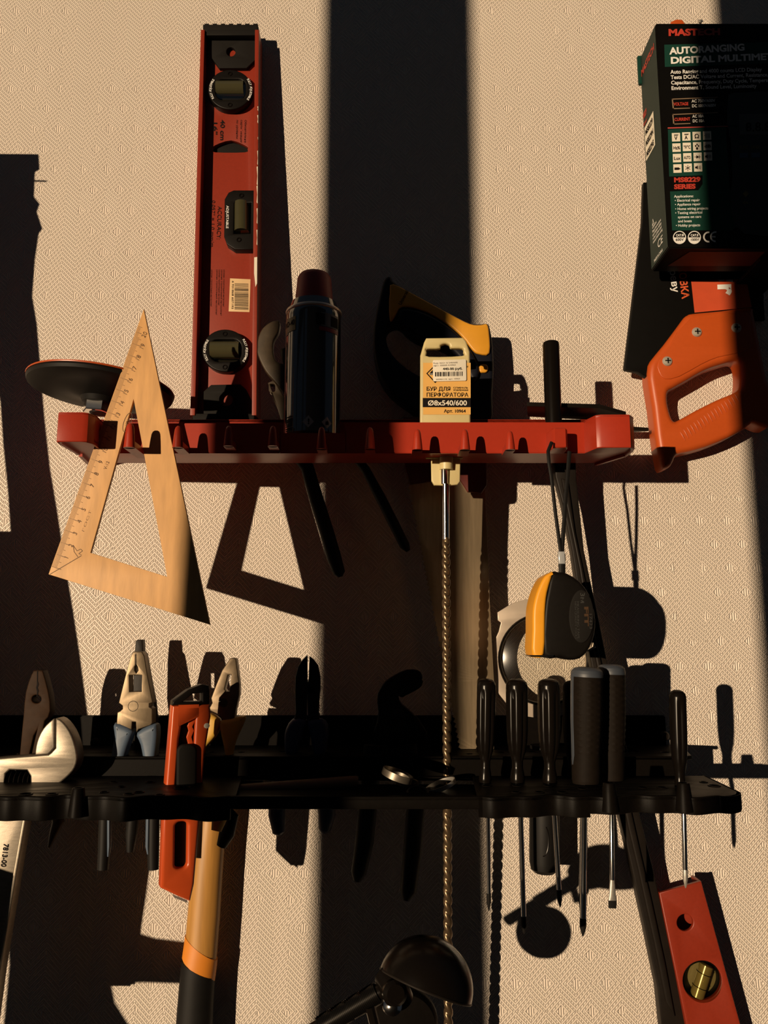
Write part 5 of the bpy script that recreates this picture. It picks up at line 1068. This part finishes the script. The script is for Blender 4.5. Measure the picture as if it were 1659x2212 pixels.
# ================================================================== clamp lamp at the bottom
lp = thing('clamp_lamp', 'glossy black clamp lamp with a domed shade and springs at the bottom edge', 'lamp', W(860, 2230, .2))
o5 = (640, 1980, 3.6065)
DLm = .236
cS = W(*Z(*o5, [(1005, 540)])[0], DLm)
axs = Vector((.33, .24, .91)).normalized()
RS = SC(345 / 3.6065, DLm); prof = []
for i in range(17):
    a = math.radians(90 - i * 5.6); prof.append((RS * math.sin(a), RS * .95 * math.cos(a)))
po = prof; pi_ = [(r * .965, h * .96) for r, h in prof[::-1]]
shade = obj('lamp_shade', g_lathe(cS, axs, po + pi_, 64, caps=False), black_gloss, lp)
sub('rim', g_torus(cS, axs, RS * .985, .0008, 64, 8), dark_steel, shade, lp, label='thin worn bright rim of the shade')
pv = W(*Z(*o5, [(760, 540)])[0], DLm + .006)
obj('pivot', join(g_sweep([W(*Z(*o5, [(690, 440)])[0], DLm), pv, W(*Z(*o5, [(820, 640)])[0], DLm)], [.007, .0085, .007], 18), g_lathe(pv + Vector((0, -.008, 0)), (.2, -1, .1), [(.007, 0), (.007, .003), (.005, .005)], 20)), black_gloss, lp)
obj('wing_bolt', g_lathe(W(*Z(*o5, [(748, 690)])[0], DLm + .014), (.1, -1, .3), [(.0056, -.002), (.0052, .002), (.003, .004), (.0006, .0046)], 20), chrome, lp, label='shiny bolt head')
a = W(*Z(*o5, [(640, 590)])[0], DLm); b = W(*Z(*o5, [(190, 860)])[0], DLm); NSP = 460
sp = []
e = (b - a).normalized(); u = e.cross(Vector((0, -1, 0))).normalized(); v = e.cross(u)
for i in range(NSP + 1):
    t_ = i / NSP; ph = t_ * 2 * math.pi * 38; sp.append(a.lerp(b, t_) + u * (.0052 * math.cos(ph)) + v * (.0052 * math.sin(ph)))
obj('spring', g_sweep(sp, [.00085] * len(sp), 6), spring_steel, lp, label='coiled steel spring along the arm')
obj('arm', join(g_sweep([pv, a, b, b + e * .03], [.0046] * 4, 14), g_sweep([W(*Z(*o5, [(575, 700)])[0], DLm + .004), W(*Z(*o5, [(620, 880)])[0], DLm + .004)], [.003, .003], 10)), black_gloss, lp)
obj('knob', g_lathe(W(876, 2214, .176), (0, -1, 0), [(.0195, -.010), (.0210, -.006), (.0210, 0), (.0190, .003), (.004, .004)], 40), rack_black, lp)

# ================================================================== unseen shapes added outside the frame, outlined to throw the shadows at its left
def shadow_outline(pts, d):
    """wall outline carried back along the sunlight to depth d: x,z of the object that throws it"""
    out = []
    for x, y in pts:
        w = W(x, y, 0.0); out.append((w.x - SUN.x * d, w.z - SUN.z * d))
    return out
def hanging(name, label, cat, pts, d, th, m, part):
    L = shadow_outline(pts, d); V, Fc = curve_mesh([L], th, min(.0015, th * .4))
    zc = max(p[1] for p in L); xc = sum(p[0] for p in L) / len(L)
    t = thing(name, label, cat, (xc, -d, zc))
    obj(part, ([Vector((x, -d - z, y)) for x, y, z in V], Fc), m, t)
    nlx = g_sweep([(xc, .002, zc - .030), (xc, -d - th * .5, zc - .030)], [.0009, .0009], 10)
    obj('hook', nlx, steel, t)
hanging('upper_shadow_caster', 'dark cloth sheet added unseen left of the picture to cast its shadow', 'shadow caster', [(-190, 331), (76, 333), (78, 366), (68, 372), (66, 425), (78, 440), (72, 458), (84, 494), (76, 505), (68, 560), (62, 640), (72, 700), (80, 800), (88, 900), (100, 1010), (115, 1100), (130, 1200), (150, 1320), (165, 1420), (182, 1550), (190, 1660), (80, 1690), (58, 1500), (37, 1268), (31, 1150), (25, 1060), (15, 960), (9, 870), (-4, 800), (-60, 700), (-190, 640)], .14, .012, black_matte, 'blocker')  # unseen addition, outlined from the shadow at upper left
hanging('side_shadow_caster', 'dark cloth sheet added unseen left of the black rack to cast its shadow', 'bag', [(-240, 1146), (20, 1148), (37, 1268), (60, 1480), (90, 1680), (-240, 1680)], .105, .010, black_matte, 'blocker')  # added out of view for the shadow beside the black rack
hanging('drill_shadow_caster', 'dark drill-like shadow caster added unseen left of the picture below the black rack', 'drill', [(20, 1750), (225, 1748), (240, 1775), (262, 1806), (312, 1822), (303, 1915), (296, 1960), (287, 2016), (320, 2026), (402, 2036), (425, 2060), (424, 2105), (400, 2125), (300, 2122), (224, 2124), (232, 2165), (264, 2216), (280, 2280), (10, 2280), (24, 2212), (36, 2085), (34, 2040), (22, 2000)], .225, .020, black_plastic, 'body')  # added out of view, its outline carried back from the lower left shadow
